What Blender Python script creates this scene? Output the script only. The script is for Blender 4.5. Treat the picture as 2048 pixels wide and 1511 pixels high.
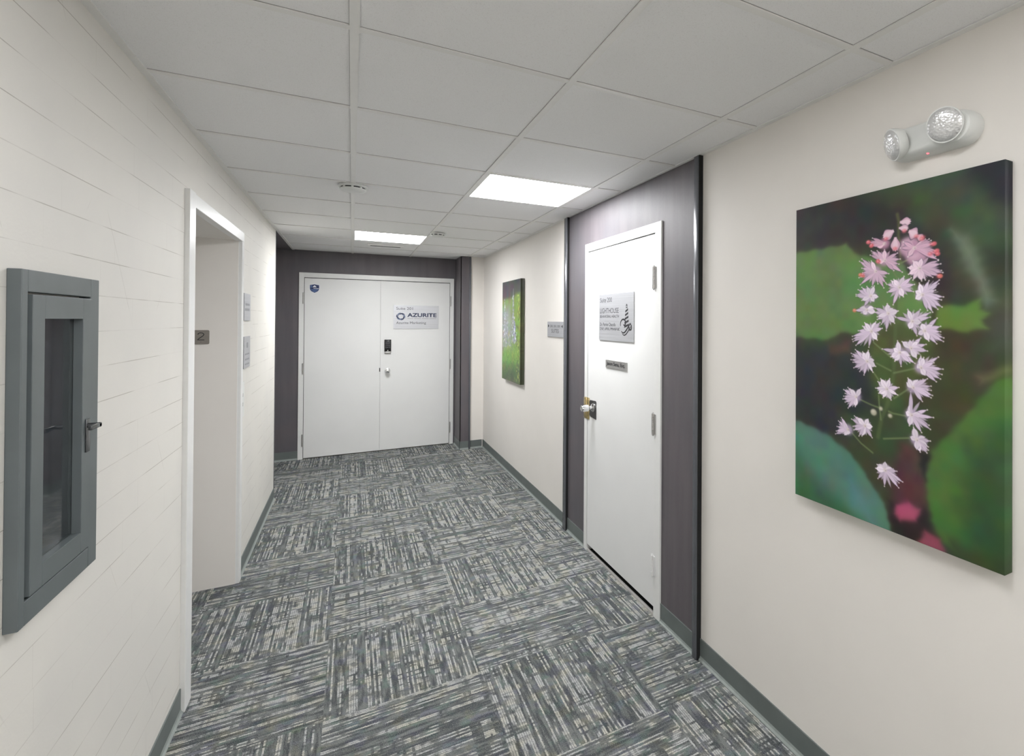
import bpy, bmesh, math, random
import numpy as np
from mathutils import Vector, Matrix

# ------------------------------------------------------------------ scene, camera, world, lights, exposure
scene = bpy.context.scene
C = scene.collection
for o in list(bpy.data.objects):
    bpy.data.objects.remove(o, do_unlink=True)

H = 2.4246          # ceiling height
XL = -0.603         # painted block wall
XR = 1.466          # right wall
FAR = 6.836         # short white wall beside the alcove
FD = 7.235          # dark wall that carries the double door
BACK = -3.4         # end of the corridor behind the camera
GX, GY = 0.6358, 0.6222          # ceiling grid
GX0, GY0 = 0.0, 1.6479

F_PX, CX, CY = 1037.35, 1300.0, 636.0
YAW, PITCH, ROLL = 0.5216, 0.006, 0.0054
def cam_ray(r, u, f):
    s, c = math.sin(ROLL), math.cos(ROLL);  r, u = r*c - u*s, r*s + u*c
    s, c = math.sin(PITCH), math.cos(PITCH); f, u = f*c - u*s, f*s + u*c
    s, c = math.sin(YAW), math.cos(YAW)
    return Vector((r*c + f*s, -r*s + f*c, u))
cd = bpy.data.cameras.new('camera'); cam = bpy.data.objects.new('camera', cd); C.objects.link(cam)
R_, U_, F_ = cam_ray(1, 0, 0), cam_ray(0, 1, 0), cam_ray(0, 0, 1)
m4 = Matrix((R_, U_, -F_)).transposed().to_4x4(); m4.translation = Vector((0, 0, 1.6217))
cam.matrix_world = m4
cd.sensor_fit = 'HORIZONTAL'; cd.sensor_width = 36.0
cd.lens = F_PX*36.0/2048.0
cd.shift_x = (1024.0 - CX)/2048.0
cd.shift_y = (CY - 755.5)/2048.0
cd.clip_start = 0.02; cd.clip_end = 60
scene.camera = cam

w = bpy.data.worlds.new('world'); scene.world = w; w.use_nodes = True
w.node_tree.nodes['Background'].inputs[0].default_value = (0.8, 0.82, 0.85, 1)
w.node_tree.nodes['Background'].inputs[1].default_value = 0.3
scene.view_settings.view_transform = 'Standard'
scene.view_settings.look = 'None'
scene.view_settings.gamma = 1.0
scene.view_settings.use_curve_mapping = False
scene.view_settings.exposure = 0.08
PANEL_W = 35.0      # emission strength of the ceiling light diffusers
FILL_BACK_W = 22.0  # strength of the added unseen lights behind the viewpoint
FILL_NEAR_W = 13.0  # strength of the added unseen light above the viewpoint

# ------------------------------------------------------------------ materials
def lin(r, g, b, k=1.0):
    f = lambda c: ((c/255.0)/12.92 if c <= 10 else (((c/255.0)+0.055)/1.055)**2.4)
    return (f(r)*k, f(g)*k, f(b)*k, 1.0)

class NT:
    def __init__(s, name):
        s.m = bpy.data.materials.new(name); s.m.use_nodes = True
        s.t = s.m.node_tree; s.bsdf = s.t.nodes['Principled BSDF']
    def new(s, kind, **kw):
        n = s.t.nodes.new(kind)
        for k, v in kw.items(): setattr(n, k, v)
        return n
    def put(s, sock, v):
        if isinstance(v, bpy.types.NodeSocket): s.t.links.new(v, sock)
        else: sock.default_value = v
    def math(s, op, a, b=0.0, c=None):
        n = s.new('ShaderNodeMath', operation=op)
        s.put(n.inputs[0], a); s.put(n.inputs[1], b)
        if c is not None: s.put(n.inputs[2], c)
        return n.outputs[0]
    def mix(s, f, a, b, mode='MIX'):
        n = s.new('ShaderNodeMix', data_type='RGBA', blend_type=mode)
        s.put(n.inputs['Factor'], f); s.put(n.inputs[6], a); s.put(n.inputs[7], b)
        return n.outputs[2]
    def mixf(s, f, a, b):
        n = s.new('ShaderNodeMix', data_type='FLOAT')
        s.put(n.inputs['Factor'], f); s.put(n.inputs[2], a); s.put(n.inputs[3], b)
        return n.outputs[0]
    def xyz(s):
        g = s.new('ShaderNodeNewGeometry'); p = s.new('ShaderNodeSeparateXYZ')
        s.t.links.new(g.outputs['Position'], p.inputs[0]); return p.outputs
    def vec(s, x, y, z=0.0):
        n = s.new('ShaderNodeCombineXYZ'); s.put(n.inputs[0], x); s.put(n.inputs[1], y); s.put(n.inputs[2], z)
        return n.outputs[0]
    def noise(s, v, scale=1.0, detail=2.0, rough=0.5, col=False):
        n = s.new('ShaderNodeTexNoise')
        if v is not None: s.put(n.inputs['Vector'], v)
        n.inputs['Scale'].default_value = scale; n.inputs['Detail'].default_value = detail; n.inputs['Roughness'].default_value = rough
        return n.outputs['Color' if col else 'Fac']
    def white(s, v, col=False):
        n = s.new('ShaderNodeTexWhiteNoise', noise_dimensions='3D'); s.put(n.inputs['Vector'], v)
        return n.outputs['Color' if col else 'Value']
    def ss(s, v, lo, hi, a=0.0, b=1.0):
        n = s.new('ShaderNodeMapRange', interpolation_type='SMOOTHSTEP')
        s.put(n.inputs[0], v); n.inputs[1].default_value = lo; n.inputs[2].default_value = hi
        n.inputs[3].default_value = a; n.inputs[4].default_value = b
        return n.outputs[0]
    def bump(s, h, strength=0.3, dist=0.002):
        n = s.new('ShaderNodeBump'); n.inputs['Strength'].default_value = strength; n.inputs['Distance'].default_value = dist
        s.put(n.inputs['Height'], h); s.t.links.new(n.outputs[0], s.bsdf.inputs['Normal'])
    def base(s, col, rough=0.5, metal=0.0, spec=0.5):
        s.put(s.bsdf.inputs['Base Color'], col); s.put(s.bsdf.inputs['Roughness'], rough)
        s.bsdf.inputs['Metallic'].default_value = metal; s.bsdf.inputs['Specular IOR Level'].default_value = spec
        return s.m

def plain(name, col, rough=0.5, metal=0.0, spec=0.5, var=0.04, scale=30.0):
    n = NT(name)
    g = n.new('ShaderNodeNewGeometry')
    f = n.ss(n.noise(g.outputs['Position'], scale, 3), 0.3, 0.7, 1.0 - var, 1.0 + var)
    c = n.mix(1.0, col, f, 'MULTIPLY')
    return n.base(c, rough, metal, spec)

def m_block():
    n = NT('painted_block'); p = n.xyz()
    row = n.math('FLOOR', n.math('DIVIDE', n.math('SUBTRACT', p[2], 0.026), 0.0975))
    fz = n.math('FRACT', n.math('DIVIDE', n.math('SUBTRACT', p[2], 0.026), 0.0975))
    dz = n.math('MULTIPLY', n.math('MINIMUM', fz, n.math('SUBTRACT', 1.0, fz)), 0.0975)
    seg = n.noise(n.vec(n.math('MULTIPLY', p[1], 3.2), n.math('MULTIPLY', n.math('ROUND', n.math('DIVIDE', n.math('SUBTRACT', p[2], 0.026), 0.0975)), 7.77)), 1.0, 2.0)
    vis = n.ss(seg, 0.42, 0.60, 0.10, 1.0)
    line = n.math('MULTIPLY', n.ss(dz, 0.0004, 0.0016, 1.0, 0.0), vis)
    fy = n.math('FRACT', n.math('ADD', n.math('DIVIDE', p[1], 0.405), n.math('MULTIPLY', n.white(n.vec(row, 3.1, 0.0)), 1.0)))
    dy = n.math('MULTIPLY', n.math('MINIMUM', fy, n.math('SUBTRACT', 1.0, fy)), 0.405)
    vline = n.math('MULTIPLY', n.ss(dy, 0.0007, 0.002, 0.22, 0.0), n.ss(n.noise(n.vec(p[1], p[2]), 5.0), 0.45, 0.6))
    # faint slanting scratches of the wall covering
    d1 = n.math('FRACT', n.math('MULTIPLY', n.math('ADD', p[1], n.math('MULTIPLY', p[2], 0.62)), 1.7))
    d2 = n.math('FRACT', n.math('MULTIPLY', n.math('SUBTRACT', p[1], n.math('MULTIPLY', p[2], 0.8)), 1.3))
    sc = n.math('MULTIPLY', n.math('MAXIMUM', n.ss(n.math('ABSOLUTE', n.math('SUBTRACT', d1, 0.5)), 0.001, 0.006, 0.3, 0.0), n.ss(n.math('ABSOLUTE', n.math('SUBTRACT', d2, 0.5)), 0.001, 0.006, 0.3, 0.0)),
                n.ss(n.noise(n.vec(p[1], p[2], 4.0), 4.0), 0.55, 0.66))
    tot = n.math('MINIMUM', n.math('ADD', line, n.math('ADD', vline, sc)), 1.0)
    mott = n.noise(n.vec(p[1], p[2], 1.0), 2.2, 4)
    c = n.mix(n.ss(mott, 0.35, 0.65), (0.70, 0.68, 0.64, 1), (0.735, 0.712, 0.665, 1))
    c = n.mix(n.math('MULTIPLY', tot, 0.62), c, (0.25, 0.21, 0.165, 1))
    n.bump(n.math('SUBTRACT', n.noise(n.vec(p[1], p[2], 2.0), 120.0, 2), n.math('MULTIPLY', tot, 1.5)), 0.15, 0.0015)
    return n.base(c, 0.6)

def m_carpet():
    n = NT('carpet_tiles'); p = n.xyz(); T = 0.617
    u = n.math('DIVIDE', n.math('ADD', p[0], 0.09), T); v = n.math('DIVIDE', n.math('SUBTRACT', p[1], 2.475), T)
    iu, iv = n.math('FLOOR', u), n.math('FLOOR', v)
    par = n.math('FLOORED_MODULO', n.math('ADD', iu, iv), 2.0)
    a = n.mixf(par, p[0], p[1]); b = n.mixf(par, p[1], p[0])
    tid = n.math('ADD', n.math('MULTIPLY', iu, 17.3), n.math('MULTIPLY', iv, 5.71))
    wob = n.math('MULTIPLY', n.math('SUBTRACT', n.noise(n.vec(n.math('MULTIPLY', a, 40.0), n.math('MULTIPLY', b, 190.0), tid), 1.0, 2.0), 0.5), 0.0065)
    aw = n.math('ADD', a, wob)
    P = 0.0088
    k = n.math('FLOOR', n.math('DIVIDE', aw, P))
    w1 = n.white(n.vec(k, tid, 0.5))
    dash = n.noise(n.vec(n.math('MULTIPLY', k, 7.31), n.math('MULTIPLY', b, 8.0), tid), 1.0, 2.5)
    s = n.math('ADD', n.math('MULTIPLY', w1, 0.55), n.math('MULTIPLY', dash, 1.05))
    fa = n.math('FRACT', n.math('DIVIDE', aw, P))
    edge = n.math('ABSOLUTE', n.math('SUBTRACT', fa, 0.5))
    light = n.math('MULTIPLY', n.ss(s, 0.80, 0.90), n.ss(edge, 0.33, 0.50, 1.0, 0.0))
    # strands that cross the tile the other way
    bw = n.math('ADD', b, n.math('MULTIPLY', wob, 1.3))
    kb = n.math('FLOOR', n.math('DIVIDE', bw, 0.0105))
    wb = n.white(n.vec(kb, tid, 9.5))
    dashb = n.noise(n.vec(n.math('MULTIPLY', a, 9.0), n.math('MULTIPLY', kb, 5.13), tid), 1.0, 2.0)
    sb = n.math('ADD', n.math('MULTIPLY', wb, 0.5), n.math('MULTIPLY', dashb, 1.1))
    patch = n.ss(n.noise(n.vec(p[0], p[1], 31.0), 6.5, 2), 0.42, 0.62, 0.25, 1.0)
    bar = n.math('MULTIPLY', n.ss(sb, 0.83, 0.93), patch)
    light = n.math('MULTIPLY', light, n.math('SUBTRACT', 1.0, n.math('MULTIPLY', bar, 0.9)))
    blot = n.ss(n.noise(n.vec(p[0], p[1], 7.0), 15.0, 2), 0.52, 0.64)
    light = n.math('MULTIPLY', light, n.math('SUBTRACT', 1.0, n.math('MULTIPLY', blot, 0.8)))
    yarn = n.noise(n.vec(n.math('ADD', n.math('MULTIPLY', a, 210.0), n.math('MULTIPLY', b, 120.0)), n.math('MULTIPLY', b, 330.0), 0.0), 1.0, 2.0)
    light = n.math('MULTIPLY', light, n.ss(yarn, 0.32, 0.50, 0.22, 1.0))
    fleck = n.noise(n.vec(n.math('MULTIPLY', a, 420.0), n.math('MULTIPLY', b, 260.0), 5.0), 1.0, 2.0)
    # plain pile: gray with green, violet and brown casts, darker lines along the strands
    tone = n.noise(n.vec(n.math('MULTIPLY', a, 70.0), n.math('MULTIPLY', b, 9.0), tid), 1.0, 2)
    dk = n.mix(n.ss(tone, 0.36, 0.62), (0.070, 0.077, 0.080, 1), (0.18, 0.19, 0.185, 1))
    h1 = n.noise(n.vec(p[0], p[1], 3.0), 16.0, 1); h2 = n.noise(n.vec(p[0], p[1], 13.0), 14.0, 1); h3 = n.noise(n.vec(p[0], p[1], 23.0), 13.0, 1)
    dk = n.mix(n.ss(h1, 0.52, 0.66, 0.0, 0.8), dk, n.mix(1.0, dk, (0.84, 1.05, 0.96, 1), 'MULTIPLY'))
    dk = n.mix(n.ss(h2, 0.52, 0.66, 0.0, 0.8), dk, n.mix(1.0, dk, (0.95, 0.92, 1.14, 1), 'MULTIPLY'))
    dk = n.mix(n.ss(h3, 0.55, 0.68, 0.0, 0.7), dk, n.mix(1.0, dk, (1.12, 1.04, 0.82, 1), 'MULTIPLY'))
    dk = n.mix(n.math('MULTIPLY', blot, 0.45), dk, (0.075, 0.085, 0.092, 1))
    dk = n.mix(n.math('MULTIPLY', bar, n.ss(s, 0.70, 0.86, 0.0, 0.75)), dk, (0.045, 0.053, 0.056, 1))
    line = n.math('MULTIPLY', n.ss(edge, 0.38, 0.5), n.ss(s, 0.70, 0.9))
    dk = n.mix(n.math('MULTIPLY', line, 0.7), dk, (0.04, 0.046, 0.048, 1))
    dk = n.mix(n.ss(yarn, 0.36, 0.30, 0.0, 0.65), dk, (0.045, 0.05, 0.055, 1))
    dk = n.mix(n.ss(yarn, 0.62, 0.75, 0.0, 0.5), dk, (0.36, 0.37, 0.365, 1))
    dk = n.mix(n.ss(fleck, 0.40, 0.30, 0.0, 0.75), dk, (0.035, 0.04, 0.042, 1))
    dk = n.mix(n.ss(fleck, 0.58, 0.70, 0.0, 0.75), dk, (0.38, 0.39, 0.37, 1))
    lc = n.mix(n.ss(h3, 0.4, 0.6), (0.50, 0.505, 0.50, 1), (0.54, 0.525, 0.465, 1))
    c = n.mix(light, dk, lc)
    n.bump(n.math('ADD', n.math('MULTIPLY', yarn, 1.0), n.math('ADD', n.math('MULTIPLY', light, 0.6), n.math('MULTIPLY', bar, -0.4))), 0.7, 0.005)
    return n.base(c, 0.95, 0.0, 0.15)

def m_laminate():
    n = NT('dark_laminate'); p = n.xyz()
    st = n.noise(n.vec(n.math('MULTIPLY', p[0], 14.0), n.math('MULTIPLY', p[1], 14.0), n.math('MULTIPLY', p[2], 1.5)), 1.0, 3, 0.5)
    g = n.noise(n.vec(p[0], p[1], p[2]), 90.0, 3, 0.6)
    bl = n.noise(n.vec(p[0], p[1], p[2]), 3.0, 3)
    c = n.mix(n.ss(st, 0.3, 0.7), (0.103, 0.089, 0.098, 1), (0.127, 0.111, 0.120, 1))
    c = n.mix(n.ss(g, 0.4, 0.7, 0.0, 0.3), c, (0.125, 0.12, 0.125, 1))
    c = n.mix(n.ss(bl, 0.4, 0.7, 0.0, 0.4), c, (0.088, 0.092, 0.105, 1))
    n.bump(g, 0.06, 0.001)
    return n.base(c, 0.55, 0.0, 0.55)

def m_tile():
    n = NT('ceiling_tile'); g = n.new('ShaderNodeNewGeometry')
    f = n.noise(g.outputs['Position'], 160.0, 3, 0.7)
    f2 = n.noise(g.outputs['Position'], 420.0, 1)
    c = n.mix(n.ss(f, 0.60, 0.72, 0.0, 0.35), (0.87, 0.865, 0.865, 1), (0.62, 0.60, 0.585, 1))
    c = n.mix(n.ss(f2, 0.62, 0.75, 0.0, 0.5), c, (0.55, 0.53, 0.5, 1))
    n.bump(f, 0.2, 0.002)
    return n.base(c, 0.9, 0.0, 0.2)

def m_brushed(name, col, rough=0.48, axis=2):
    n = NT(name); p = n.xyz()
    s = [3.0, 3.0, 3.0]; s[axis] = 500.0
    f = n.noise(n.vec(n.math('MULTIPLY', p[0], s[0]), n.math('MULTIPLY', p[1], s[1]), n.math('MULTIPLY', p[2], s[2])), 1.0, 2)
    c = n.mix(1.0, col, n.ss(f, 0.2, 0.8, 0.9, 1.08), 'MULTIPLY')
    return n.base(c, rough, 0.75)

def m_emit(name, col, s):
    m = bpy.data.materials.new(name); m.use_nodes = True; t = m.node_tree; t.nodes.clear()
    e = t.nodes.new('ShaderNodeEmission'); e.inputs[0].default_value = col; e.inputs[1].default_value = s
    o = t.nodes.new('ShaderNodeOutputMaterial'); t.links.new(e.outputs[0], o.inputs[0]); return m

def m_glass():
    n = NT('cabinet_glass'); n.bsdf.inputs['Transmission Weight'].default_value = 1.0
    n.bsdf.inputs['IOR'].default_value = 1.5
    return n.base((0.86, 0.9, 0.92, 1), 0.03)

def m_attr(name, rough=0.45, spec=0.4):
    n = NT(name); a = n.new('ShaderNodeVertexColor', layer_name='print')
    g = n.new('ShaderNodeNewGeometry')
    n.bump(n.noise(g.outputs['Position'], 700.0, 1), 0.1, 0.0006)
    return n.base(a.outputs[0], rough, 0.0, spec)

def m_lens():
    n = NT('faceted_lens'); g = n.new('ShaderNodeNewGeometry')
    v = n.new('ShaderNodeTexVoronoi'); v.inputs['Scale'].default_value = 150.0
    n.t.links.new(g.outputs['Position'], v.inputs['Vector'])
    n.bump(v.outputs['Distance'], 0.45, 0.003)
    n.bsdf.inputs['Coat Weight'].default_value = 1.0; n.bsdf.inputs['Coat Roughness'].default_value = 0.05
    return n.base((0.66, 0.66, 0.66, 1), 0.3, 0.4)

M = dict(
 block=m_block(), carpet=m_carpet(), laminate=m_laminate(), tile=m_tile(),
 paint=plain('warm_white_paint', (0.80, 0.765, 0.72, 1), 0.6, var=0.015, scale=2.5),
 grid=plain('ceiling_grid_white', (0.82, 0.81, 0.79, 1), 0.45, var=0.01),
 doorw=plain('white_door_paint', (0.80, 0.80, 0.79, 1), 0.4, var=0.012, scale=3),
 framew=plain('white_frame_paint', (0.80, 0.80, 0.785, 1), 0.32, var=0.012),
 base=plain('rubber_base', (0.135, 0.155, 0.15, 1), 0.45, var=0.06, scale=8),
 toe=plain('rubber_toe', (0.27, 0.30, 0.285, 1), 0.4, var=0.06),
 trim=plain('dark_metal_trim', (0.11, 0.115, 0.13, 1), 0.24, 0.1, 0.7),
 ink=plain('black_ink', (0.012, 0.012, 0.015, 1), 0.5),
 grayink=plain('gray_ink', (0.07, 0.07, 0.08, 1), 0.5),
 paleink=plain('pale_ink', (0.30, 0.30, 0.33, 1), 0.5),
 navy=plain('navy_ink', (0.012, 0.022, 0.075, 1), 0.4),
 slate=plain('slate_ink', (0.10, 0.14, 0.24, 1), 0.4),
 stickb=plain('sticker_blue', (0.015, 0.03, 0.12, 1), 0.35),
 stickm=plain('sticker_mid_blue', (0.09, 0.16, 0.36, 1), 0.35),
 stickw=plain('sticker_white', (0.80, 0.82, 0.86, 1), 0.35),
 alu=m_brushed('brushed_aluminium', (0.56, 0.565, 0.59, 1)),
 steel=m_brushed('satin_steel', (0.52, 0.51, 0.50, 1), 0.3, 1),
 chrome=plain('chrome', (0.80, 0.80, 0.80, 1), 0.1, 1.0, var=0.0),
 brass=plain('aged_brass', (0.62, 0.50, 0.26, 1), 0.28, 0.9, var=0.12, scale=60),
 bronze=m_brushed('taupe_plate', (0.30, 0.275, 0.25, 1), 0.45, 2),
 darkplate=plain('dark_lock_plate', (0.055, 0.055, 0.055, 1), 0.35, 0.5),
 cab=plain('cabinet_gray_green', (0.115, 0.133, 0.138, 1), 0.38, 0.0, 0.5, var=0.05, scale=10),
 cabin=plain('cabinet_interior', (0.19, 0.205, 0.23, 1), 0.5),
 glass=m_glass(), black=plain('black_plastic', (0.01, 0.01, 0.011, 1), 0.25),
 white=plain('white_plastic', (0.72, 0.73, 0.71, 1), 0.38, var=0.01),
 void=plain('dark_gap', (0.008, 0.008, 0.008, 1), 0.9),
 gap=plain('ceiling_painted_shadow', (0.33, 0.325, 0.32, 1), 0.8),  # shade colour for the strips beside the grid bars
 seal=plain('dark_seal', (0.05, 0.048, 0.045, 1), 0.7),
 gunmetal=plain('dark_handle_metal', (0.12, 0.125, 0.13, 1), 0.25, 0.7),
 thresh=plain('aluminium_threshold', (0.55, 0.53, 0.51, 1), 0.4, 0.3),
 lens=m_lens(), led=m_emit('red_indicator', (1.0, 0.06, 0.08, 1), 6.0),
 emit=m_emit('light_diffuser', (0.975, 0.985, 1.0, 1), PANEL_W),
 emitc=m_emit('added_fill_near', (0.975, 0.985, 1.0, 1), FILL_NEAR_W),
 emitb=m_emit('added_fill_rear', (0.975, 0.985, 1.0, 1), FILL_BACK_W),
 printm=m_attr('printed_canvas'), printp=m_attr('painted_canvas', 0.4))

# ------------------------------------------------------------------ mesh helpers
class MB:
    def __init__(s): s.b = bmesh.new()
    def box(s, x0, x1, y0, y1, z0, z1, bev=0.0):
        r = bmesh.ops.create_cube(s.b, size=1.0)
        vs = r['verts']
        sx, sy, sz = abs(x1-x0), abs(y1-y0), abs(z1-z0)
        for v in vs:
            v.co = Vector(((x0+x1)/2 + v.co.x*sx, (y0+y1)/2 + v.co.y*sy, (z0+z1)/2 + v.co.z*sz))
        if bev > 0:
            es = list({e for v in vs for e in v.link_edges})
            bmesh.ops.bevel(s.b, geom=es, offset=bev, segments=2, affect='EDGES', profile=0.5)
        return s
    def cyl(s, p0, p1, r0, r1=None, seg=32, caps=True):
        r1 = r0 if r1 is None else r1
        p0, p1 = Vector(p0), Vector(p1); d = p1 - p0
        q = d.to_track_quat('Z', 'Y').to_matrix().to_4x4(); q.translation = (p0+p1)/2
        bmesh.ops.create_cone(s.b, cap_ends=caps, segments=seg, radius1=r0, radius2=r1, depth=d.length, matrix=q)
        return s
    def lathe(s, origin, axis, prof, seg=40):
        """prof: list of (distance along axis, radius)"""
        q = Vector(axis).to_track_quat('Z', 'Y').to_matrix(); o = Vector(origin); rings = []
        for d, r in prof:
            rings.append([s.b.verts.new(o + q @ Vector((r*math.cos(2*math.pi*i/seg), r*math.sin(2*math.pi*i/seg), d))) for i in range(seg)])
        for a, b in zip(rings, rings[1:]):
            for i in range(seg):
                j = (i+1) % seg
                s.b.faces.new((a[i], a[j], b[j], b[i]))
        s.b.faces.new(list(reversed(rings[0]))); s.b.faces.new(rings[-1])
        return s
    def poly(s, fr, pts, d0, d1):
        """prism of the outline pts (u, v) in frame fr between depths d0 and d1"""
        a = [s.b.verts.new(fr(u, v, d0)) for u, v in pts]; b = [s.b.verts.new(fr(u, v, d1)) for u, v in pts]
        s.b.faces.new(list(reversed(a))); s.b.faces.new(b)
        for i in range(len(pts)):
            j = (i+1) % len(pts); s.b.faces.new((a[i], a[j], b[j], b[i]))
        return s
    def stroke(s, fr, pts, wid, d0, d1):
        """ribbon of varying width along a polyline"""
        L, Rr = [], []
        n = len(pts)
        for i, (u, v) in enumerate(pts):
            a = pts[max(i-1, 0)]; c = pts[min(i+1, n-1)]
            t = Vector((c[0]-a[0], c[1]-a[1])); t = t.normalized() if t.length > 0 else Vector((1, 0))
            ww = (wid(i/(n-1)) if callable(wid) else wid)/2
            L.append((u - t.y*ww, v + t.x*ww)); Rr.append((u + t.y*ww, v - t.x*ww))
        s.poly(fr, L + list(reversed(Rr)), d0, d1)
        return s
    def build(s, name, mat, parent=None, smooth=False, loc=None):
        bmesh.ops.recalc_face_normals(s.b, faces=s.b.faces[:])
        me = bpy.data.meshes.new(name); s.b.to_mesh(me); s.b.free()
        o = bpy.data.objects.new(name, me); C.objects.link(o)
        for m in (mat if isinstance(mat, list) else [mat]): me.materials.append(m)
        if smooth:
            for f in me.polygons: f.use_smooth = True
            try: me.set_sharp_from_angle(angle=math.radians(35))
            except Exception: pass
        if parent is not None:
            o.parent = parent
            me.transform(Matrix.Translation(-world_loc(parent)))
        return o

def world_loc(o):
    v = Vector((0, 0, 0))
    while o is not None: v += o.location; o = o.parent
    return v
def thing(name, label, cat, loc, group=None):
    o = bpy.data.objects.new(name, None); C.objects.link(o); o.location = loc; o.empty_display_size = 0.05
    o['label'] = label; o['category'] = cat
    if group: o['group'] = group
    return o
def tag(o, label, cat, group=None):
    o['label'] = label; o['category'] = cat
    if group: o['group'] = group
    return o
def struct(o, label=None):
    o['kind'] = 'structure'
    if label: o['label'] = label
    return o
def sempty(name, loc, label):
    o = bpy.data.objects.new(name, None); C.objects.link(o); o.location = loc; o.empty_display_size = 0.05
    o['kind'] = 'structure'; o['label'] = label; return o

# frames: u runs to the viewer's right, v up, d out of the surface towards the viewer
def fr_right(y_left, z0, x):  return lambda u, v, d: Vector((x - d, y_left - u, z0 + v))
def fr_far(x_left, z0, y):    return lambda u, v, d: Vector((x_left + u, y - d, z0 + v))
def fr_left(y_left, z0, x):   return lambda u, v, d: Vector((x + d, y_left + u, z0 + v))

def text_mesh(name, body, fr, u0, v0, wid, hei, mat, parent, d=0.0006, bold=0.0):
    """writing fitted into the box (u0, v0, wid, hei)"""
    cu = bpy.data.curves.new(name, 'FONT'); cu.body = body; cu.size = 1.0; cu.offset = bold; cu.resolution_u = 4
    to = bpy.data.objects.new(name, cu); C.objects.link(to)
    bpy.context.view_layer.update()
    me = bpy.data.meshes.new_from_object(to.evaluated_get(bpy.context.evaluated_depsgraph_get()))
    bpy.data.objects.remove(to, do_unlink=True)
    xs = [v.co.x for v in me.vertices]; ys = [v.co.y for v in me.vertices]
    x0, x1, y0, y1 = min(xs), max(xs), min(ys), max(ys)
    off = world_loc(parent)
    for v in me.vertices:
        v.co = fr(u0 + (v.co.x-x0)/(x1-x0)*wid, v0 + (v.co.y-y0)/(y1-y0)*hei, d) - off
    me.name = name; me.materials.clear(); me.materials.append(mat)
    o = bpy.data.objects.new(name, me); C.objects.link(o); o.parent = parent
    return o

# ------------------------------------------------------------------ room shell
struct(MB().box(-2.6, XR+0.12, BACK-0.1, FD+0.12, -0.08, 0.0).build('floor', M['carpet']))

# suspended ceiling: tiles just above a grid of flat white bars
lights_at = [(0.636, 2.892), (0.0, 5.381), (0.636, -1.4631), (0.0, -2.7075), (0.636, -2.7075), (0.0, 0.4035)]  # those behind and above the viewpoint are added to brighten the foreground
ce = MB()
ix0, ix1 = -1, 2; iy0, iy1 = -8, 8
for i in range(-1, 3):
    for j in range(-9, 10):
        x0, x1 = GX0+i*GX, GX0+(i+1)*GX; y0, y1 = GY0+j*GY, GY0+(j+1)*GY
        x0, x1, y0, y1 = max(x0, XL), min(x1, XR), max(y0, BACK), min(y1, FD)
        if x1-x0 < 0.02 or y1-y0 < 0.02: continue
        if any(abs(x0-a) < 0.05 and abs(y0-b) < 0.05 for a, b in lights_at): continue
        ce.box(x0+0.0015, x1-0.0015, y0+0.0015, y1-0.0015, H+0.0045, H+0.02)
ceiling = struct(ce.build('ceiling', M['tile']))
g = MB()
def bar_y(x, y0, y1, w=0.024): g.box(x-w/2, x+w/2, y0, y1, H, H+0.004)
def bar_x(y, x0, x1, w=0.024): g.box(x0, x1, y-w/2, y+w/2, H+0.0006, H+0.0044)
for i in range(0, 3): bar_y(GX0+i*GX, BACK, FD)
for j in range(-8, 9):
    y = GY0+j*GY
    if BACK < y < FD: bar_x(y, XL, XR)
bar_y(XR-0.011, BACK, FAR, 0.022); bar_y(XL+0.011, BACK, FD, 0.022)
bar_x(FAR-0.011, 1.30, XR, 0.022)
g.build('ceiling_grid', M['grid'], ceiling)
g = MB()  # dark strips along the grid bars, their shadow line painted in as colour
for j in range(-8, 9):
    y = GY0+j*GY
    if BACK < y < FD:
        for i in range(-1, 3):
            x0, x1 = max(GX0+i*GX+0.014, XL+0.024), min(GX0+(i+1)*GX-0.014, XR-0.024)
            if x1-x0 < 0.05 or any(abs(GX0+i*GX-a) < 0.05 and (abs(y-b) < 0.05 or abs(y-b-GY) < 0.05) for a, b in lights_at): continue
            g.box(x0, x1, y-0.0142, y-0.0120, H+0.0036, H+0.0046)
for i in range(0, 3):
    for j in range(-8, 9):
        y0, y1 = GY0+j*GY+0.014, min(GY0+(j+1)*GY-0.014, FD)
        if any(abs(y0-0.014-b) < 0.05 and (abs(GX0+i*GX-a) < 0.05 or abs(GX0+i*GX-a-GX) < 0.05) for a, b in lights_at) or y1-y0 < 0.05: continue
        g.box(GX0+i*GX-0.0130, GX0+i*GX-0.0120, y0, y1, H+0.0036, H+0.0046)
g.build('painted_shadow', M['gap'], ceiling)
struct(MB().box(-2.6, XR+0.12, BACK-0.1, FD+0.12, H+0.10, H+0.18).build('ceiling', M['paint']))
struct(MB().box(-2.6, XL-0.001, 5.762, FD, H+0.0, H+0.03).build('ceiling', M['laminate']), 'dark soffit over the alcove left of the double door')

# left wall: painted block with the cabinet niche and the elevator opening cut out of it
CY0, CY1, CZ0, CZ1 = 1.60, 1.85, 1.06, 1.655
EY0, EY1, EZ = 2.90, 4.035, 2.113
YE = 5.762
wl = MB(); T = 0.30
wl.box(XL-T, XL, BACK, CY0, 0, H+0.1)
wl.box(XL-T, XL, CY0, CY1, 0, CZ0)
wl.box(XL-T, XL, CY0, CY1, CZ1, H+0.1)
wl.box(XL-T, XL, CY1, EY0, 0, H+0.1)
wl.box(XL-T, XL, EY0, EY1, EZ, H+0.1)
wl.box(XL-T, XL, EY1, YE, 0, H+0.1)
struct(wl.build('wall_left', M['block']))
struct(MB().box(XL-T-0.05, XL-T, EY0-0.1, EY1+0.1, 0, EZ+0.1).build('wall_left', M['steel']), 'back of the elevator opening')
struct(MB().box(XL-T-0.05, XL-T, CY0-0.1, CY1+0.1, CZ0-0.1, CZ1+0.1).build('wall_left', M['cabin']), 'back of the cabinet niche')
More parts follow.
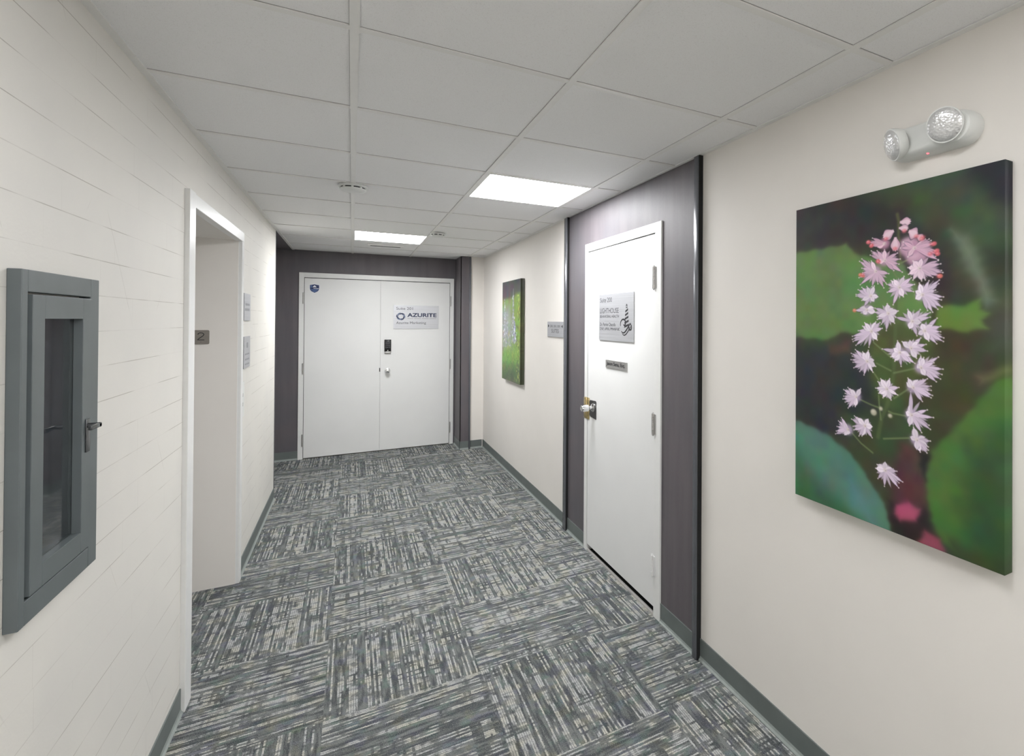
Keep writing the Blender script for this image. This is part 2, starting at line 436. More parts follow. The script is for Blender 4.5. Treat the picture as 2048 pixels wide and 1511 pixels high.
# alcove beyond the block wall
struct(MB().box(-2.6, -2.5, YE-0.1, FD, 0, H+0.1).build('wall_left', M['paint']))
struct(MB().box(-2.5, XL-T, YE-0.1, YE, 0, H+0.1).build('wall_left', M['paint']))

# right wall, with the doorway cut out
DY0, DY1, DZ = 2.455, 3.44, 2.14
wr = MB()
wr.box(XR, XR+0.1, BACK, DY0, 0, H+0.1); wr.box(XR, XR+0.1, DY1, FAR+0.1, 0, H+0.1); wr.box(XR, XR+0.1, DY0, DY1, DZ, H+0.1)
struct(wr.build('wall_right', M['paint']))
struct(MB().box(XR+0.11, XR+0.13, DY0-0.05, DY1+0.05, 0, DZ+0.05).build('wall_right', M['void']), 'dark room behind the office door')
struct(MB().box(-0.9, XR+0.1, BACK-0.1, BACK, 0, H+0.1).build('wall_back', M['paint']))
# far walls
struct(MB().box(1.19, XR, FAR, FD, 0, H+0.1).build('wall_far', M['paint']))
AX0, AX1, AZ = -0.505, 1.135, 2.14
wf = MB()
wf.box(-2.6, AX0, FD, FD+0.1, 0, H+0.1); wf.box(AX1, 1.3, FD, FD+0.1, 0, H+0.1); wf.box(AX0, AX1, FD, FD+0.1, AZ, H+0.1)
struct(wf.build('wall_far', M['laminate']))
struct(MB().box(AX0-0.05, AX1+0.05, FD+0.1, FD+0.12, 0, AZ+0.05).build('wall_far', M['void']))

# dark laminate panel around the office door, with metal edge trims
PX = 1.459
pm = MB()
pm.box(PX, XR, 2.055, DY0, 0, H-0.001); pm.box(PX, XR, DY1, 3.85, 0, H-0.001); pm.box(PX, XR, DY0, DY1, DZ, H-0.001)
struct(pm.build('trim_1', M['laminate']), 'dark gray laminate panel around the office door')
def ltrim(name, y0, y1, lab):
    o = struct(MB().box(1.438, XR, y0, y1, 0, H-0.001, 0.004).build(name, M['trim'], smooth=True), lab)
    MB().box(1.442, XR, y0-0.0015, y0, 0, H-0.001).build('edge', M['void'], o)
ltrim('trim_2', 2.045, 2.082, 'dark metal edge trim nearer the flower canvas')
ltrim('trim_3', 3.80, 3.862, 'dark metal edge trim beside the suites sign')
# laminate facing on the return and front of the pilaster right of the double door
pl = MB()
pl.box(1.182, 1.19, FAR-0.012, FD, 0, H-0.001); pl.box(1.182, 1.288, FAR-0.012, FAR, 0, H-0.001)
struct(pl.build('trim_4', M['laminate']), 'dark laminate pilaster right of the double door')
struct(MB().box(1.285, 1.306, FAR-0.022, FAR, 0, H-0.001, 0.003).build('trim_5', M['trim'], smooth=True), 'dark edge trim of the far pilaster')
struct(MB().box(XL-0.035, XL+0.0035, YE-0.004, YE+0.004, 0, H-0.001).build('trim_6', M['trim']), 'dark edge trim at the end of the block wall')

# cove base
def base_strip(name, axis, at, sgn, a, b, z=0.1016, t=0.005, toe=0.0135):
    """axis 'x': board lies on a plane x = at and runs along y from a to b; sgn points into the room"""
    def bx(m, d0, d1, z0, z1):
        if axis == 'x': m.box(at+sgn*d0, at+sgn*d1, a, b, z0, z1)
        else: m.box(a, b, at+sgn*d0, at+sgn*d1, z0, z1)
    m = MB(); bx(m, 0, t, 0.0, z); o = struct(m.build(name, M['base']))
    m = MB()
    prof = [(t, 0.020), (t+0.0025, 0.010), (toe, 0.003), (toe, 0.0)]
    ends = []
    for e in (a, b):
        ring = []
        for d, zz in prof+[(t, 0.0)]:
            p = (at+sgn*d, e, zz) if axis == 'x' else (e, at+sgn*d, zz)
            ring.append(m.b.verts.new(p))
        ends.append(ring)
    k = len(ends[0])
    for i in range(k):
        j = (i+1) % k; m.b.faces.new((ends[0][i], ends[0][j], ends[1][j], ends[1][i]))
    m.b.faces.new(ends[0]); m.b.faces.new(list(reversed(ends[1])))
    m.build('base_toe', M['toe'], o)
    return o
base_strip('baseboard_right', 'x', XR, -1, BACK, 2.044)
base_strip('baseboard_right', 'x', PX, -1, 2.083, 2.402)
base_strip('baseboard_right', 'x', PX, -1, 3.462, 3.799)
base_strip('baseboard_right', 'x', XR, -1, 3.863, FAR)
base_strip('baseboard_left', 'x', XL, 1, BACK, 2.822)
base_strip('baseboard_left', 'x', XL, 1, 4.10, YE-0.004)
base_strip('baseboard_far', 'y', FD, -1, -2.5, -0.536)
base_strip('baseboard_far', 'y', FAR-0.012, -1, 1.182, 1.284)
base_strip('baseboard_far', 'y', FAR, -1, 1.307, XR-0.014)
base_strip('baseboard_far', 'x', 1.182, -1, FAR, FD-0.02)

# ------------------------------------------------------------------ elevator opening (door_1)
ev = sempty('door_1', (XL, 3.46, 0), 'elevator opening with a white metal frame')
J = 0.018
m = MB()
m.box(XL-T+0.002, XL+J, 2.815, EY0+0.008, 0, EZ+0.05, 0.002)          # near jamb
m.box(XL-0.02, XL+J-0.004, EY1-0.008, EY1+0.055, 0, EZ+0.04, 0.002)    # far jamb face
m.box(XL-0.02, XL+J-0.002, EY0+0.004, EY1+0.04, EZ-0.012, EZ+0.046, 0.002)
m.build('frame', M['framew'], ev)
MB().box(XL-T+0.002, XL-0.005, EY1-0.010, EY1+0.001, 0, EZ).build('return_panel', M['paint'], ev)
MB().box(XL-T+0.002, XL-0.005, EY0+0.004, EY1-0.006, EZ-0.006, EZ+0.001).build('head_panel', M['paint'], ev)

# ------------------------------------------------------------------ office door (door_2)
od = sempty('door_2', (XR, 2.95, 0), 'white office door with two metal name plates')
FX0 = 1.449   # face of the frame
m = MB()
m.box(FX0, XR+0.09, 2.404, 2.470, 0.0, 2.168, 0.0015); m.box(FX0, XR+0.09, 3.412, 3.460, 0.0, 2.168, 0.0015); m.box(FX0, XR+0.09, 2.470, 3.412, 2.112, 2.168, 0.0015)
m.build('frame', M['framew'], od)
LX = 1.453    # face of the leaf
leaf = MB().box(LX, LX+0.044, 2.4745, 3.4055, 0.050, 2.106, 0.001).build('door_leaf', M['doorw'], od)
MB().box(1.452, 1.466, 2.470, 3.412, 0.0, 0.013).build('threshold', M['thresh'], od)
MB().box(1.466, XR+0.09, 2.470, 3.412, 0.0, 0.003).build('sill', M['void'], od)
m = MB(); m.box(LX+0.004, LX+0.02, 2.4745, 3.4055, 2.106, 2.112); m.box(LX+0.004, LX+0.02, 3.4055, 3.412, 0.05, 2.112); m.box(LX+0.004, LX+0.02, 2.470, 2.4745, 0.05, 2.112)
m.build('seal', M['seal'], od)
for z0, z1 in ((1.800, 1.926), (0.996, 1.114), (0.222, 0.336)):
    h = MB()
    h.box(LX-0.003, LX+0.001, 2.478, 2.500, z0+0.004, z1-0.004)
    h.box(FX0-0.003, FX0+0.001, 2.452, 2.471, z0+0.004, z1-0.004)
    hh = (z1-z0)/5
    hg = h.build('hinge', M['steel'] if z0 > 0.9 else M['doorw'], od)
    k = MB()
    for i in range(5):
        k.cyl((LX-0.009, 2.4735, z0+i*hh+0.0012), (LX-0.009, 2.4735, z0+(i+1)*hh-0.0012), 0.0075 if i % 2 == 0 else 0.0062, seg=20)
    k.cyl((LX-0.009, 2.4735, z1), (LX-0.009, 2.4735, z1+0.006), 0.005, 0.003, seg=16)
    k.cyl((LX-0.009, 2.4735, z0-0.005), (LX-0.009, 2.4735, z0), 0.003, 0.005, seg=16)
    k.build('hinge_knuckle', M['steel'] if z0 > 0.9 else M['doorw'], hg, smooth=True)
frr = fr_right(3.369, 0.947, LX)
lockp = MB().poly(frr, [(0, 0.018), (0.012, 0.008), (0.112, 0.0), (0.112, 0.118), (0.100, 0.126), (0.012, 0.122), (0, 0.112)], 0.0, 0.003).build('lock_plate', M['darkplate'], od)
gp = MB().box(LX-0.006, LX-0.001, 3.372, 3.452, 0.930, 1.082, 0.002)
gp.box(FX0-0.006, FX0+0.001, 3.412, 3.456, 0.934, 1.078, 0.001)
gp.cyl((LX-0.008, 3.385, 1.066), (LX-0.004, 3.385, 1.066), 0.005, seg=16); gp.cyl((LX-0.008, 3.385, 0.946), (LX-0.004, 3.385, 0.946), 0.005, seg=16)
gp.build('latch_guard', M['brass'], od, smooth=True)
kb = MB().lathe((LX-0.003, 3.305, 1.024), (-1, 0, 0), [(0, 0.030), (0.004, 0.030), (0.009, 0.026), (0.011, 0.013), (0.030, 0.012), (0.036, 0.016), (0.040, 0.0235), (0.078, 0.0235), (0.086, 0.021), (0.088, 0.017), (0.086, 0.010), (0.086, 0.002)])
kb.build('door_knob', M['chrome'], od, smooth=True)

# ------------------------------------------------------------------ double door (door_3)
dd = sempty('door_3', (0.315, FD, 0), 'white double door in the dark alcove')
FY = FD-0.013
m = MB()
m.box(-0.534, -0.484, FY, FD+0.09, 0, 2.168, 0.0015); m.box(1.118, 1.165, FY, FD+0.09, 0, 2.168, 0.0015); m.box(-0.484, 1.118, FY, FD+0.09, 2.112, 2.168, 0.0015)
m.build('frame', M['framew'], dd)
LY = FD-0.008
for x0, x1 in ((-0.479, 0.3035), (0.3075, 1.113)):
    MB().box(x0, x1, LY, LY+0.044, 0.012, 2.104, 0.001).build('door_leaf', M['doorw'], dd)
m = MB(); m.box(-0.479, 1.113, LY+0.004, LY+0.02, 2.104, 2.112); m.box(-0.484, -0.479, LY+0.004, LY+0.02, 0.012, 2.112); m.box(1.113, 1.118, LY+0.004, LY+0.02, 0.012, 2.112)
m.build('seal', M['seal'], dd)
MB().box(0.300, 0.311, LY+0.012, LY+0.02, 0.012, 2.104).build('astragal', M['framew'], dd)
MB().box(-0.484, 1.118, FD+0.02, FD+0.09, 0.0, 0.01).build('threshold', M['thresh'], dd)
for xh, s in ((-0.4815, -1), (1.1155, 1)):
    for z0, z1 in ((1.805, 1.935), (0.985, 1.113), (0.150, 0.290)):
        MB().cyl((xh+s*0.008, LY-0.008, z0), (xh+s*0.008, LY-0.008, z1), 0.0075, seg=16).box(xh+s*0.0, xh+s*0.016, LY-0.006, FY+0.002, z0, z1).build('hinge', M['steel'], dd, smooth=True)
kp = MB().box(0.352, 0.426, LY-0.024, LY, 1.228, 1.378, 0.004).build('keypad', M['black'], dd, smooth=True)
MB().box(0.354, 0.424, LY-0.021, LY, 1.205, 1.229, 0.004).build('keypad_base', M['steel'], kp, smooth=True)
MB().cyl((0.389, LY-0.026, 1.243), (0.389, LY-0.022, 1.243), 0.0055, seg=16).build('key_slot', M['chrome'], kp)
kc = MB()
for r in range(4):
    for c_ in range(3): kc.box(0.364+c_*0.019, 0.376+c_*0.019, LY-0.0255, LY-0.023, 1.272+r*0.022, 1.285+r*0.022, 0.001)
kc.build('keys', M['grayink'], kp)
MB().lathe((0.389, LY, 0.990), (0, -1, 0), [(0, 0.034), (0.004, 0.034), (0.010, 0.030), (0.012, 0.014), (0.030, 0.013), (0.036, 0.020), (0.046, 0.0285), (0.060, 0.0285), (0.068, 0.022), (0.070, 0.010), (0.070, 0.001)]).build('door_knob', M['chrome'], dd, smooth=True)
MB().box(0.297, 0.308, LY-0.004, LY+0.002, 0.982, 1.028, 0.001).build('latch', M['darkplate'], dd)

# ------------------------------------------------------------------ ceiling lights, with unseen ones added as fill
def ceiling_light(x, y, label, em):
    t = thing('ceiling_light', label, 'light', (x+GX/2, y+GY/2, H), 'square ceiling lights')
    x0, x1, y0, y1 = x+0.013, x+GX-0.013, y+0.013, y+GY-0.013
    MB().box(x0+0.006, x1-0.006, y0+0.006, y1-0.006, H+0.003, H+0.006).build('diffuser', em, t)
    f = MB()
    f.box(x0, x1, y0, y0+0.006, H+0.0005, H+0.05); f.box(x0, x1, y1-0.006, y1, H+0.0005, H+0.05)
    f.box(x0, x0+0.006, y0+0.006, y1-0.006, H+0.0005, H+0.05); f.box(x1-0.006, x1, y0+0.006, y1-0.006, H+0.0005, H+0.05)
    f.box(x0+0.006, x1-0.006, y0+0.006, y1-0.006, H+0.045, H+0.05)
    f.build('housing', M['grid'], t)
ceiling_light(*lights_at[0], 'large square ceiling light near the office door and dark panel', M['emit'])
ceiling_light(*lights_at[1], 'far square ceiling light in front of the double door', M['emit'])
for k in (2, 3, 4):  # added fixtures, out of view, that lift the foreground
    ceiling_light(*lights_at[k], 'added square ceiling light behind the viewpoint, unseen fill for the foreground', M['emitb'])

ceiling_light(*lights_at[5], 'added dimmer square ceiling light just above the viewpoint, unseen fill', M['emitc'])  # added fill fixture, out of view

def smoke_detector(x, y, r, label):
    t = thing('smoke_detector', label, 'smoke detector', (x, y, H))
    MB().lathe((x, y, H), (0, 0, -1), [(0, r), (0.010, r), (0.012, r*0.96)]).build('mounting_base', M['white'], t, smooth=True)
    MB().lathe((x, y, H-0.012), (0, 0, -1), [(0, r*0.84), (0.009, r*0.84)]).build('vent_ring', M['ink'], t)
    MB().lathe((x, y, H-0.0195), (0, 0, -1), [(0, r*0.90), (0.006, r*0.90), (0.013, r*0.80), (0.017, r*0.55), (0.018, r*0.1)]).build('cap', M['white'], t, smooth=True)
    for k in range(9):
        a = 2*math.pi*k/9 + 0.3
        f = MB().box(-0.006, 0.006, r*0.80, r*0.90, -0.0205, -0.011)
        for v in list(f.b.verts)[-8:]:
            v.co = Matrix.Rotation(a, 3, 'Z') @ v.co + Vector((x, y, H))
        f.build('fin', M['white'], t)
smoke_detector(0.0, 3.588, 0.078, 'round white smoke detector on the grid bar nearer the viewer')
smoke_detector(0.683, 5.15, 0.066, 'small round detector right of the far ceiling light')
t = thing('ceiling_vent', 'narrow slotted vent behind the far ceiling light', 'vent', (0.31, 6.30, H))
MB().box(0.135, 0.485, 6.235, 6.365, H-0.008, H+0.0045, 0.002).build('frame', M['grid'], t)
MB().box(0.165, 0.455, 6.285, 6.325, H-0.0095, H-0.0078).build('slot', M['ink'], t)

# ------------------------------------------------------------------ signs on the office door and right wall
def plate(name, fr, wd, ht, th, mat, parent, bev=0.0):
    return MB().poly(fr, [(0, 0), (wd, 0), (wd, ht), (0, ht)], 0.0, th).build(name, mat, parent)
SW, SH = 0.494, 0.303
fr = fr_right(3.208, 1.495, LX)
t = thing('door_sign', 'large brushed metal name plate with lighthouse emblem on the office door', 'sign', fr(SW/2, 0, 0))
plate('plate', fr, SW, SH, 0.006, M['alu'], t)
d = 0.0066
text_mesh('suite_number', 'Suite 200', fr, 0.018, 0.250, 0.180, 0.030, M['grayink'], t, d)
text_mesh('company_name', 'LIGHTHOUSE', fr, 0.018, 0.178, 0.278, 0.033, M['grayink'], t, d)
text_mesh('company_line', 'BEHAVIORAL HEALTH', fr, 0.018, 0.148, 0.282, 0.019, M['grayink'], t, d)
text_mesh('doctor_line', 'Dr. Patrice Chacolla', fr, 0.020, 0.094, 0.232, 0.022, M['grayink'], t, d)
text_mesh('title_line', 'DNP, APRN, PMHNP-BC', fr, 0.020, 0.064, 0.295, 0.021, M['grayink'], t, d)
em = MB()
cxm = 0.405
for k, (zc, wv) in enumerate([(0.192, 0.034), (0.170, 0.040), (0.147, 0.047), (0.123, 0.054), (0.099, 0.060)]):   # slanting bands of the tower
    em.poly(fr, [(cxm-wv/2, zc-0.013), (cxm+wv/2, zc+0.001), (cxm+wv/2, zc+0.013), (cxm-wv/2, zc-0.001)], 0.0061, d)
em.poly(fr, [(cxm-0.010, 0.207), (cxm+0.010, 0.207), (cxm+0.008, 0.211), (cxm-0.008, 0.211)], 0.0061, d)
em.poly(fr, [(cxm-0.011, 0.222), (cxm+0.011, 0.222), (cxm, 0.233)], 0.0061, d)
for q in (-0.006, 0.006): em.poly(fr, [(cxm+q-0.0015, 0.211), (cxm+q+0.0015, 0.211), (cxm+q+0.0015, 0.222), (cxm+q-0.0015, 0.222)], 0.0061, d)
def spiral(cx_, cy_, r0, r1, a0, a1, n=28, sx=1.35):
    return [(cx_ + sx*(r0+(r1-r0)*i/n)*math.cos(a0+(a1-a0)*i/n), cy_ + (r0+(r1-r0)*i/n)*math.sin(a0+(a1-a0)*i/n)) for i in range(n+1)]
tp = lambda w_: (lambda s_: w_*(0.35+0.65*math.sin(math.pi*min(1, max(0, s_*0.9+0.05)))))
em.stroke(fr, spiral(0.368, 0.112, 0.006, 0.036, -2.2, 3.6), tp(0.011), 0.0061, d+0.0002)
wave = [(0.335+0.125*s_, 0.080-0.036*math.sin(math.pi*(0.10+s_*0.95))*(1-s_)+0.040*s_*s_) for s_ in [i/20 for i in range(21)]]
em.stroke(fr, [(u_, v_-0.004) for u_, v_ in wave], tp(0.010), 0.0061, d+0.0003)
em.stroke(fr, [(u_+0.012, v_-0.018) for u_, v_ in wave], tp(0.008), 0.0061, d)
em.stroke(fr, spiral(0.446, 0.088, 0.005, 0.024, -4.2, 1.7, sx=1.2), tp(0.010), 0.0061, d+0.0004)
em.build('lighthouse_emblem', M['ink'], t)

fr = fr_right(3.100, 1.3195, LX)
t = thing('name_plate', 'small engraved metal name strip below the lighthouse sign', 'sign', fr(0.15, 0, 0))
MB().poly(fr, [(0, 0), (0.298, 0), (0.298, 0.050), (0, 0.050)], 0, 0.006).build('plate', M['steel'], t)
text_mesh('lettering', 'Jason Sena, Esq.', fr, 0.016, 0.010, 0.262, 0.030, M['ink'], t, 0.0066, bold=0.025)

fr = fr_right(4.306, 1.4875, XR)
t = thing('direction_sign', 'small pale metal suites sign on the right wall', 'sign', fr(0.19, 0, 0))
MB().poly(fr, [(0, 0), (0.388, 0), (0.388, 0.127), (0, 0.127)], 0, 0.008).build('plate', M['alu'], t)
text_mesh('suite_numbers', '200, 201, 205', fr, 0.072, 0.078, 0.240, 0.020, M['grayink'], t, 0.0086)
text_mesh('lettering', 'SUITES', fr, 0.104, 0.034, 0.180, 0.032, M['grayink'], t, 0.0086)
MB().poly(fr, [(0.018, 0.078), (0.018, 0.104), (0.048, 0.091)], 0.0081, 0.0086).build('arrow', M['ink'], t)
MB().poly(fr, [(0.372, 0.076), (0.372, 0.102), (0.342, 0.089)], 0.0081, 0.0086).build('arrow', M['ink'], t)

# ------------------------------------------------------------------ sign and sticker on the double door
fr = fr_far(0.451, 1.510, LY)
t = thing('door_sign', 'silver sign with blue swirl logo on the double door', 'sign', fr(0.26, 0, 0))
MB().poly(fr, [(0, 0), (0.526, 0), (0.526, 0.297), (0, 0.297)], 0, 0.006).build('plate', M['alu'], t)
text_mesh('suite_number', 'Suite 201', fr, 0.030, 0.240, 0.190, 0.034, M['grayink'], t, 0.0066)
text_mesh('company_name', 'AZURITE', fr, 0.156, 0.150, 0.345, 0.050, M['navy'], t, 0.0066, bold=0.03)
text_mesh('company_line', 'Azurite Marketing', fr, 0.030, 0.052, 0.345, 0.040, M['grayink'], t, 0.0066)
a = MB()
for k in range(26):
    if k % 7 != 5: a.poly(fr, [(0.160+k*0.013, 0.128), (0.169+k*0.013, 0.128), (0.169+k*0.013, 0.136), (0.160+k*0.013, 0.136)], 0.0061, 0.0064)
a.build('fine_print', M['paleink'], t)
a = MB(); b = MB()
for k in range(6):
    th0 = 2*math.pi*k/6 + 0.5
    arc = []
    for i in range(15):
        s_ = i/14; th = th0 + 1.75*s_; r_ = 0.046 - 0.020*s_
        arc.append((0.082 + r_*1.12*math.cos(th), 0.156 + r_*math.sin(th)))
    (a if k % 2 == 0 else b).stroke(fr, arc, lambda s_: 0.0145*math.sin(math.pi*(0.06+0.88*s_))+0.0005, 0.0061, 0.0066+0.0001*k)
a.build('swirl_logo', M['navy'], t); b.build('swirl_logo', M['slate'], t)

fr = fr_far(-0.3825, 1.985, LY)
def shield(s_): return [(u*s_, v*s_) for u, v in [(-0.052, 0.046), (-0.026, 0.050), (0, 0.057), (0.026, 0.050), (0.052, 0.046), (0.053, 0.0), (0.049, -0.020), (0.038, -0.036), (0.020, -0.048), (0, -0.058), (-0.020, -0.048), (-0.038, -0.036), (-0.049, -0.020), (-0.053, 0.0)]]
t = thing('shield_sticker', 'dark blue shield sticker in the upper corner of the left door leaf', 'sticker', fr(0, -0.06, 0))
MB().poly(fr, shield(1.0), 0, 0.0006).build('border', M['stickw'], t)
MB().poly(fr, shield(0.86), 0.0006, 0.0010).build('field', M['stickb'], t)
a = MB()
a.poly(fr, [(-0.036, -0.010), (0.036, -0.010), (0.033, -0.022), (-0.033, -0.022)], 0.0010, 0.0014)
a.poly(fr, [(-0.026, -0.027), (0.024, -0.027), (0.010, -0.040), (-0.010, -0.040)], 0.0010, 0.0014)
a.poly(fr, [(-0.038, 0.036), (-0.022, 0.036), (-0.024, 0.008), (-0.038, 0.008)], 0.0010, 0.0014)
a.build('marks', M['stickm'], t)
a = MB(); a.poly(fr, [(-0.020, 0.014), (0.020, 0.014), (0.006, 0.036), (-0.004, 0.036)], 0.0010, 0.0014)
a.poly(fr, [(-0.010, -0.002), (0.042, -0.004), (0.042, 0.002), (-0.010, 0.003)], 0.0010, 0.0014)
a.build('cloud_mark', M['stickw'], t)

# ------------------------------------------------------------------ elevator things
YP = EY1-0.010
fr = fr_far(-0.822, 1.470, YP)
t = thing('floor_number_plate', 'small taupe plate with a black numeral inside the elevator opening', 'sign', fr(0.04, 0, 0))
pts = []
for cxp, czp, a0 in ((0.072, 0.077, 0), (0.008, 0.077, 1), (0.008, 0.008, 2), (0.072, 0.008, 3)):
    for i in range(5):
        an = math.pi/2*(a0 + i/4); pts.append((cxp + 0.008*math.cos(an), czp + 0.008*math.sin(an)))
MB().poly(fr, pts, 0, 0.003).build('plate', M['bronze'], t)
num = [(0.027, 0.058), (0.029, 0.064), (0.034, 0.0675), (0.041, 0.0685), (0.048, 0.067), (0.053, 0.063), (0.0545, 0.058), (0.052, 0.052), (0.045, 0.0455), (0.036, 0.038), (0.029, 0.031), (0.0265, 0.027)]
a = MB().stroke(fr, num, 0.0042, 0.003, 0.0036); a.poly(fr, [(0.0245, 0.0245), (0.057, 0.0245), (0.057, 0.0285), (0.0245, 0.0285)], 0.003, 0.0036)
a.build('numeral', M['ink'], t)
a = MB(); a.cyl(fr(0.041, 0.014, 0.003), fr(0.041, 0.014, 0.0045), 0.0018, seg=12); a.build('braille_dot', M['grayink'], t)

def wall_sign(y0, y1, z0, z1, label, marks):
    fr = fr_left(y0, z0, XL)
    t = thing('wall_sign', label, 'sign', fr((y1-y0)/2, 0, 0))
    MB().poly(fr, [(0, 0), (y1-y0, 0), (y1-y0, z1-z0), (0, z1-z0)], 0, 0.008).build('plate', M['alu'], t)
    MB().poly(fr, [(-0.0015, 0), (0, 0), (0, z1-z0), (-0.0015, z1-z0)], 0, 0.0075).build('edge', M['grayink'], t)
    a = MB()
    for (u0, u1, v0, v1) in marks: a.poly(fr, [(u0, v0), (u1, v0), (u1, v1), (u0, v1)], 0.0081, 0.0086)
    a.build('print_marks', M['paleink'], t)
wall_sign(4.150, 4.385, 1.612, 1.788, 'upper silver sign on the block wall right of the elevator', [(0.05, 0.20, 0.098, 0.112), (0.03, 0.20, 0.064, 0.080)])
wall_sign(4.152, 4.388, 1.304, 1.509, 'lower silver sign on the block wall right of the elevator', [(0.10, 0.15, 0.13, 0.165), (0.04, 0.20, 0.085, 0.095), (0.05, 0.20, 0.05, 0.062), (0.05, 0.20, 0.02, 0.03)])
fr = fr_left(4.092, 1.000, XL)
t = thing('call_panel', 'slim pale call button panel beside the elevator opening', 'button panel', fr(0.05, 0, 0))
MB().poly(fr, [(0, 0), (0.11, 0), (0.11, 0.222), (0, 0.222)], 0, 0.005).build('plate', M['white'], t)
MB().poly(fr, [(-0.0015, 0), (0, 0), (0, 0.222), (-0.0015, 0.222)], 0, 0.0045).build('edge', M['grayink'], t)
for vz in (0.08, 0.14): MB().cyl(fr(0.055, vz, 0.005), fr(0.055, vz, 0.008), 0.012, seg=24).build('button', M['steel'], t)

# ------------------------------------------------------------------ glazed cabinet on the block wall
t = thing('wall_cabinet', 'dark gray-green metal cabinet with glazed door on the block wall', 'cabinet', (XL, 1.705, 1.0))
FO = XL+0.022
y0, y1, z0, z1 = 1.548, 1.918, 0.986, 1.722
a = MB(); bw = 0.042
di0, di1, dz0, dz1 = 1.571, 1.869, 1.036, 1.676       # opening of the frame, door inside
a.box(XL, FO, y0, di0, z0, z1, 0.0015); a.box(XL, FO, di1, y1, z0, z1, 0.0015)
a.box(XL, FO, di0, di1, z0, dz0, 0.0015); a.box(XL, FO, di0, di1, dz1, z1, 0.0015)
a.build('frame', M['cab'], t)
MB().box(XL, XL+0.002, di0, di0+0.016, dz0, dz1).build('hinge_gap', M['void'], t)
dr0, dr1, dq0, dq1 = 1.583, 1.864, 1.041, 1.671
gy0, gy1, gz0, gz1 = 1.633, 1.818, 1.091, 1.620
XD = FO+0.003
a = MB()
a.box(XL-0.002, XD, dr0, gy0, dq0, dq1, 0.001); a.box(XL-0.002, XD, gy1, dr1, dq0, dq1, 0.001)
a.box(XL-0.002, XD, gy0, gy1, dq0, gz0, 0.001); a.box(XL-0.002, XD, gy0, gy1, gz1, dq1, 0.001)
door = a.build('door', M['cab'], t)
MB().box(XL+0.004, XL+0.008, gy0-0.0, gy1+0.0, gz0-0.0, gz1+0.0).build('glass_pane', M['glass'], door)
h = MB()
h.cyl((XD+0.001, 1.842, 1.352), (XD+0.026, 1.842, 1.352), 0.006, seg=20)
h.box(XD+0.018, XD+0.026, 1.792, 1.850, 1.346, 1.357, 0.002)
h.box(XD, XD+0.003, 1.834, 1.856, 1.285, 1.368, 0.001)
h.build('handle', M['gunmetal'], door, smooth=True)
tub = MB()
tub.box(XL-0.066, XL-0.062, CY0+0.002, CY1-0.002, CZ0+0.002, CZ1-0.002)
tub.box(XL-0.062, XL-0.003, CY0+0.002, CY0+0.006, CZ0+0.002, CZ1-0.002); tub.box(XL-0.062, XL-0.003, CY1-0.006, CY1-0.002, CZ0+0.002, CZ1-0.002)
tub.box(XL-0.062, XL-0.003, CY0+0.006, CY1-0.006, CZ0+0.002, CZ0+0.006); tub.box(XL-0.062, XL-0.003, CY0+0.006, CY1-0.006, CZ1-0.006, CZ1-0.002)
tub.build('tub', M['cabin'], t)

# ------------------------------------------------------------------ emergency light
t = thing('emergency_light', 'white twin-head emergency light above the flower canvas', 'light', (XR, 0.89, 2.155))
fr = fr_right(1.025, 2.155, XR)
def stadium(L0, L1, r, n=14, bow=0.0):
    p = []
    for i in range(n+1):
        an = math.pi/2 + math.pi*i/n; p.append((L0 + r*math.cos(an), r*math.sin(an)))
    m_ = 10
    for i in range(1, m_): s_ = i/m_; p.append((L0+(L1-L0)*s_, -r + bow*math.sin(math.pi*s_)))
    for i in range(n+1):
        an = -math.pi/2 + math.pi*i/n; p.append((L1 + r*math.cos(an), r*math.sin(an)))
    for i in range(1, m_): s_ = i/m_; p.append((L1+(L0-L1)*s_, r - bow*0.4*math.sin(math.pi*s_)))
    return p
a = MB()
secs = [(0.0, stadium(0.050, 0.222, 0.046)), (0.020, stadium(0.050, 0.222, 0.047)), (0.040, stadium(0.048, 0.219, 0.046, bow=0.004)), (0.052, stadium(0.048, 0.217, 0.041, bow=0.007)), (0.056, stadium(0.048, 0.215, 0.034, bow=0.007))]
rings = [[a.b.verts.new(fr(u, v, dd_)) for u, v in pts] for dd_, pts in secs]
for A_, B_ in zip(rings, rings[1:]):
    for i in range(len(A_)):
        j = (i+1) % len(A_); a.b.faces.new((A_[i], A_[j], B_[j], B_[i]))
a.b.faces.new(rings[0]); a.b.faces.new(rings[-1])
a.build('housing', M['white'], t, smooth=True)
def head(u, v, dd_, ax, r):
    c0 = fr(u, v, dd_); ax = Vector(ax).normalized()
    hd = MB().lathe(c0, ax, [(-0.026, r*0.55), (-0.018, r*0.86), (0.0, r*0.98), (0.008, r), (0.012, r), (0.012, r*0.93)]).build('lamp_head', M['white'], t, smooth=True)
    MB().lathe(c0, ax, [(0.004, r*0.93), (0.0125, r*0.93), (0.017, r*0.86), (0.021, r*0.62), (0.0225, r*0.3), (0.0227, r*0.02)], 48).build('lens', M['lens'], hd, smooth=True)
head(0.052, -0.002, 0.066, (-0.80, 0.50, -0.26), 0.047)
head(0.203, 0.006, 0.068, (-0.94, -0.22, -0.24), 0.047)
MB().lathe(fr(0.128, -0.0415, 0.028), (0, 0, -1), [(0, 0.0045), (0.003, 0.004), (0.0045, 0.002)], 16).build('indicator', M['led'], t, smooth=True)

# ------------------------------------------------------------------ the two canvases: the picture is painted in the canvas's own millimetres
rng = np.random.default_rng(7)
def srgb2lin(a): a = np.clip(a, 0, 255)/255.0; return np.where(a <= 0.04045, a/12.92, ((a+0.055)/1.055)**2.4)

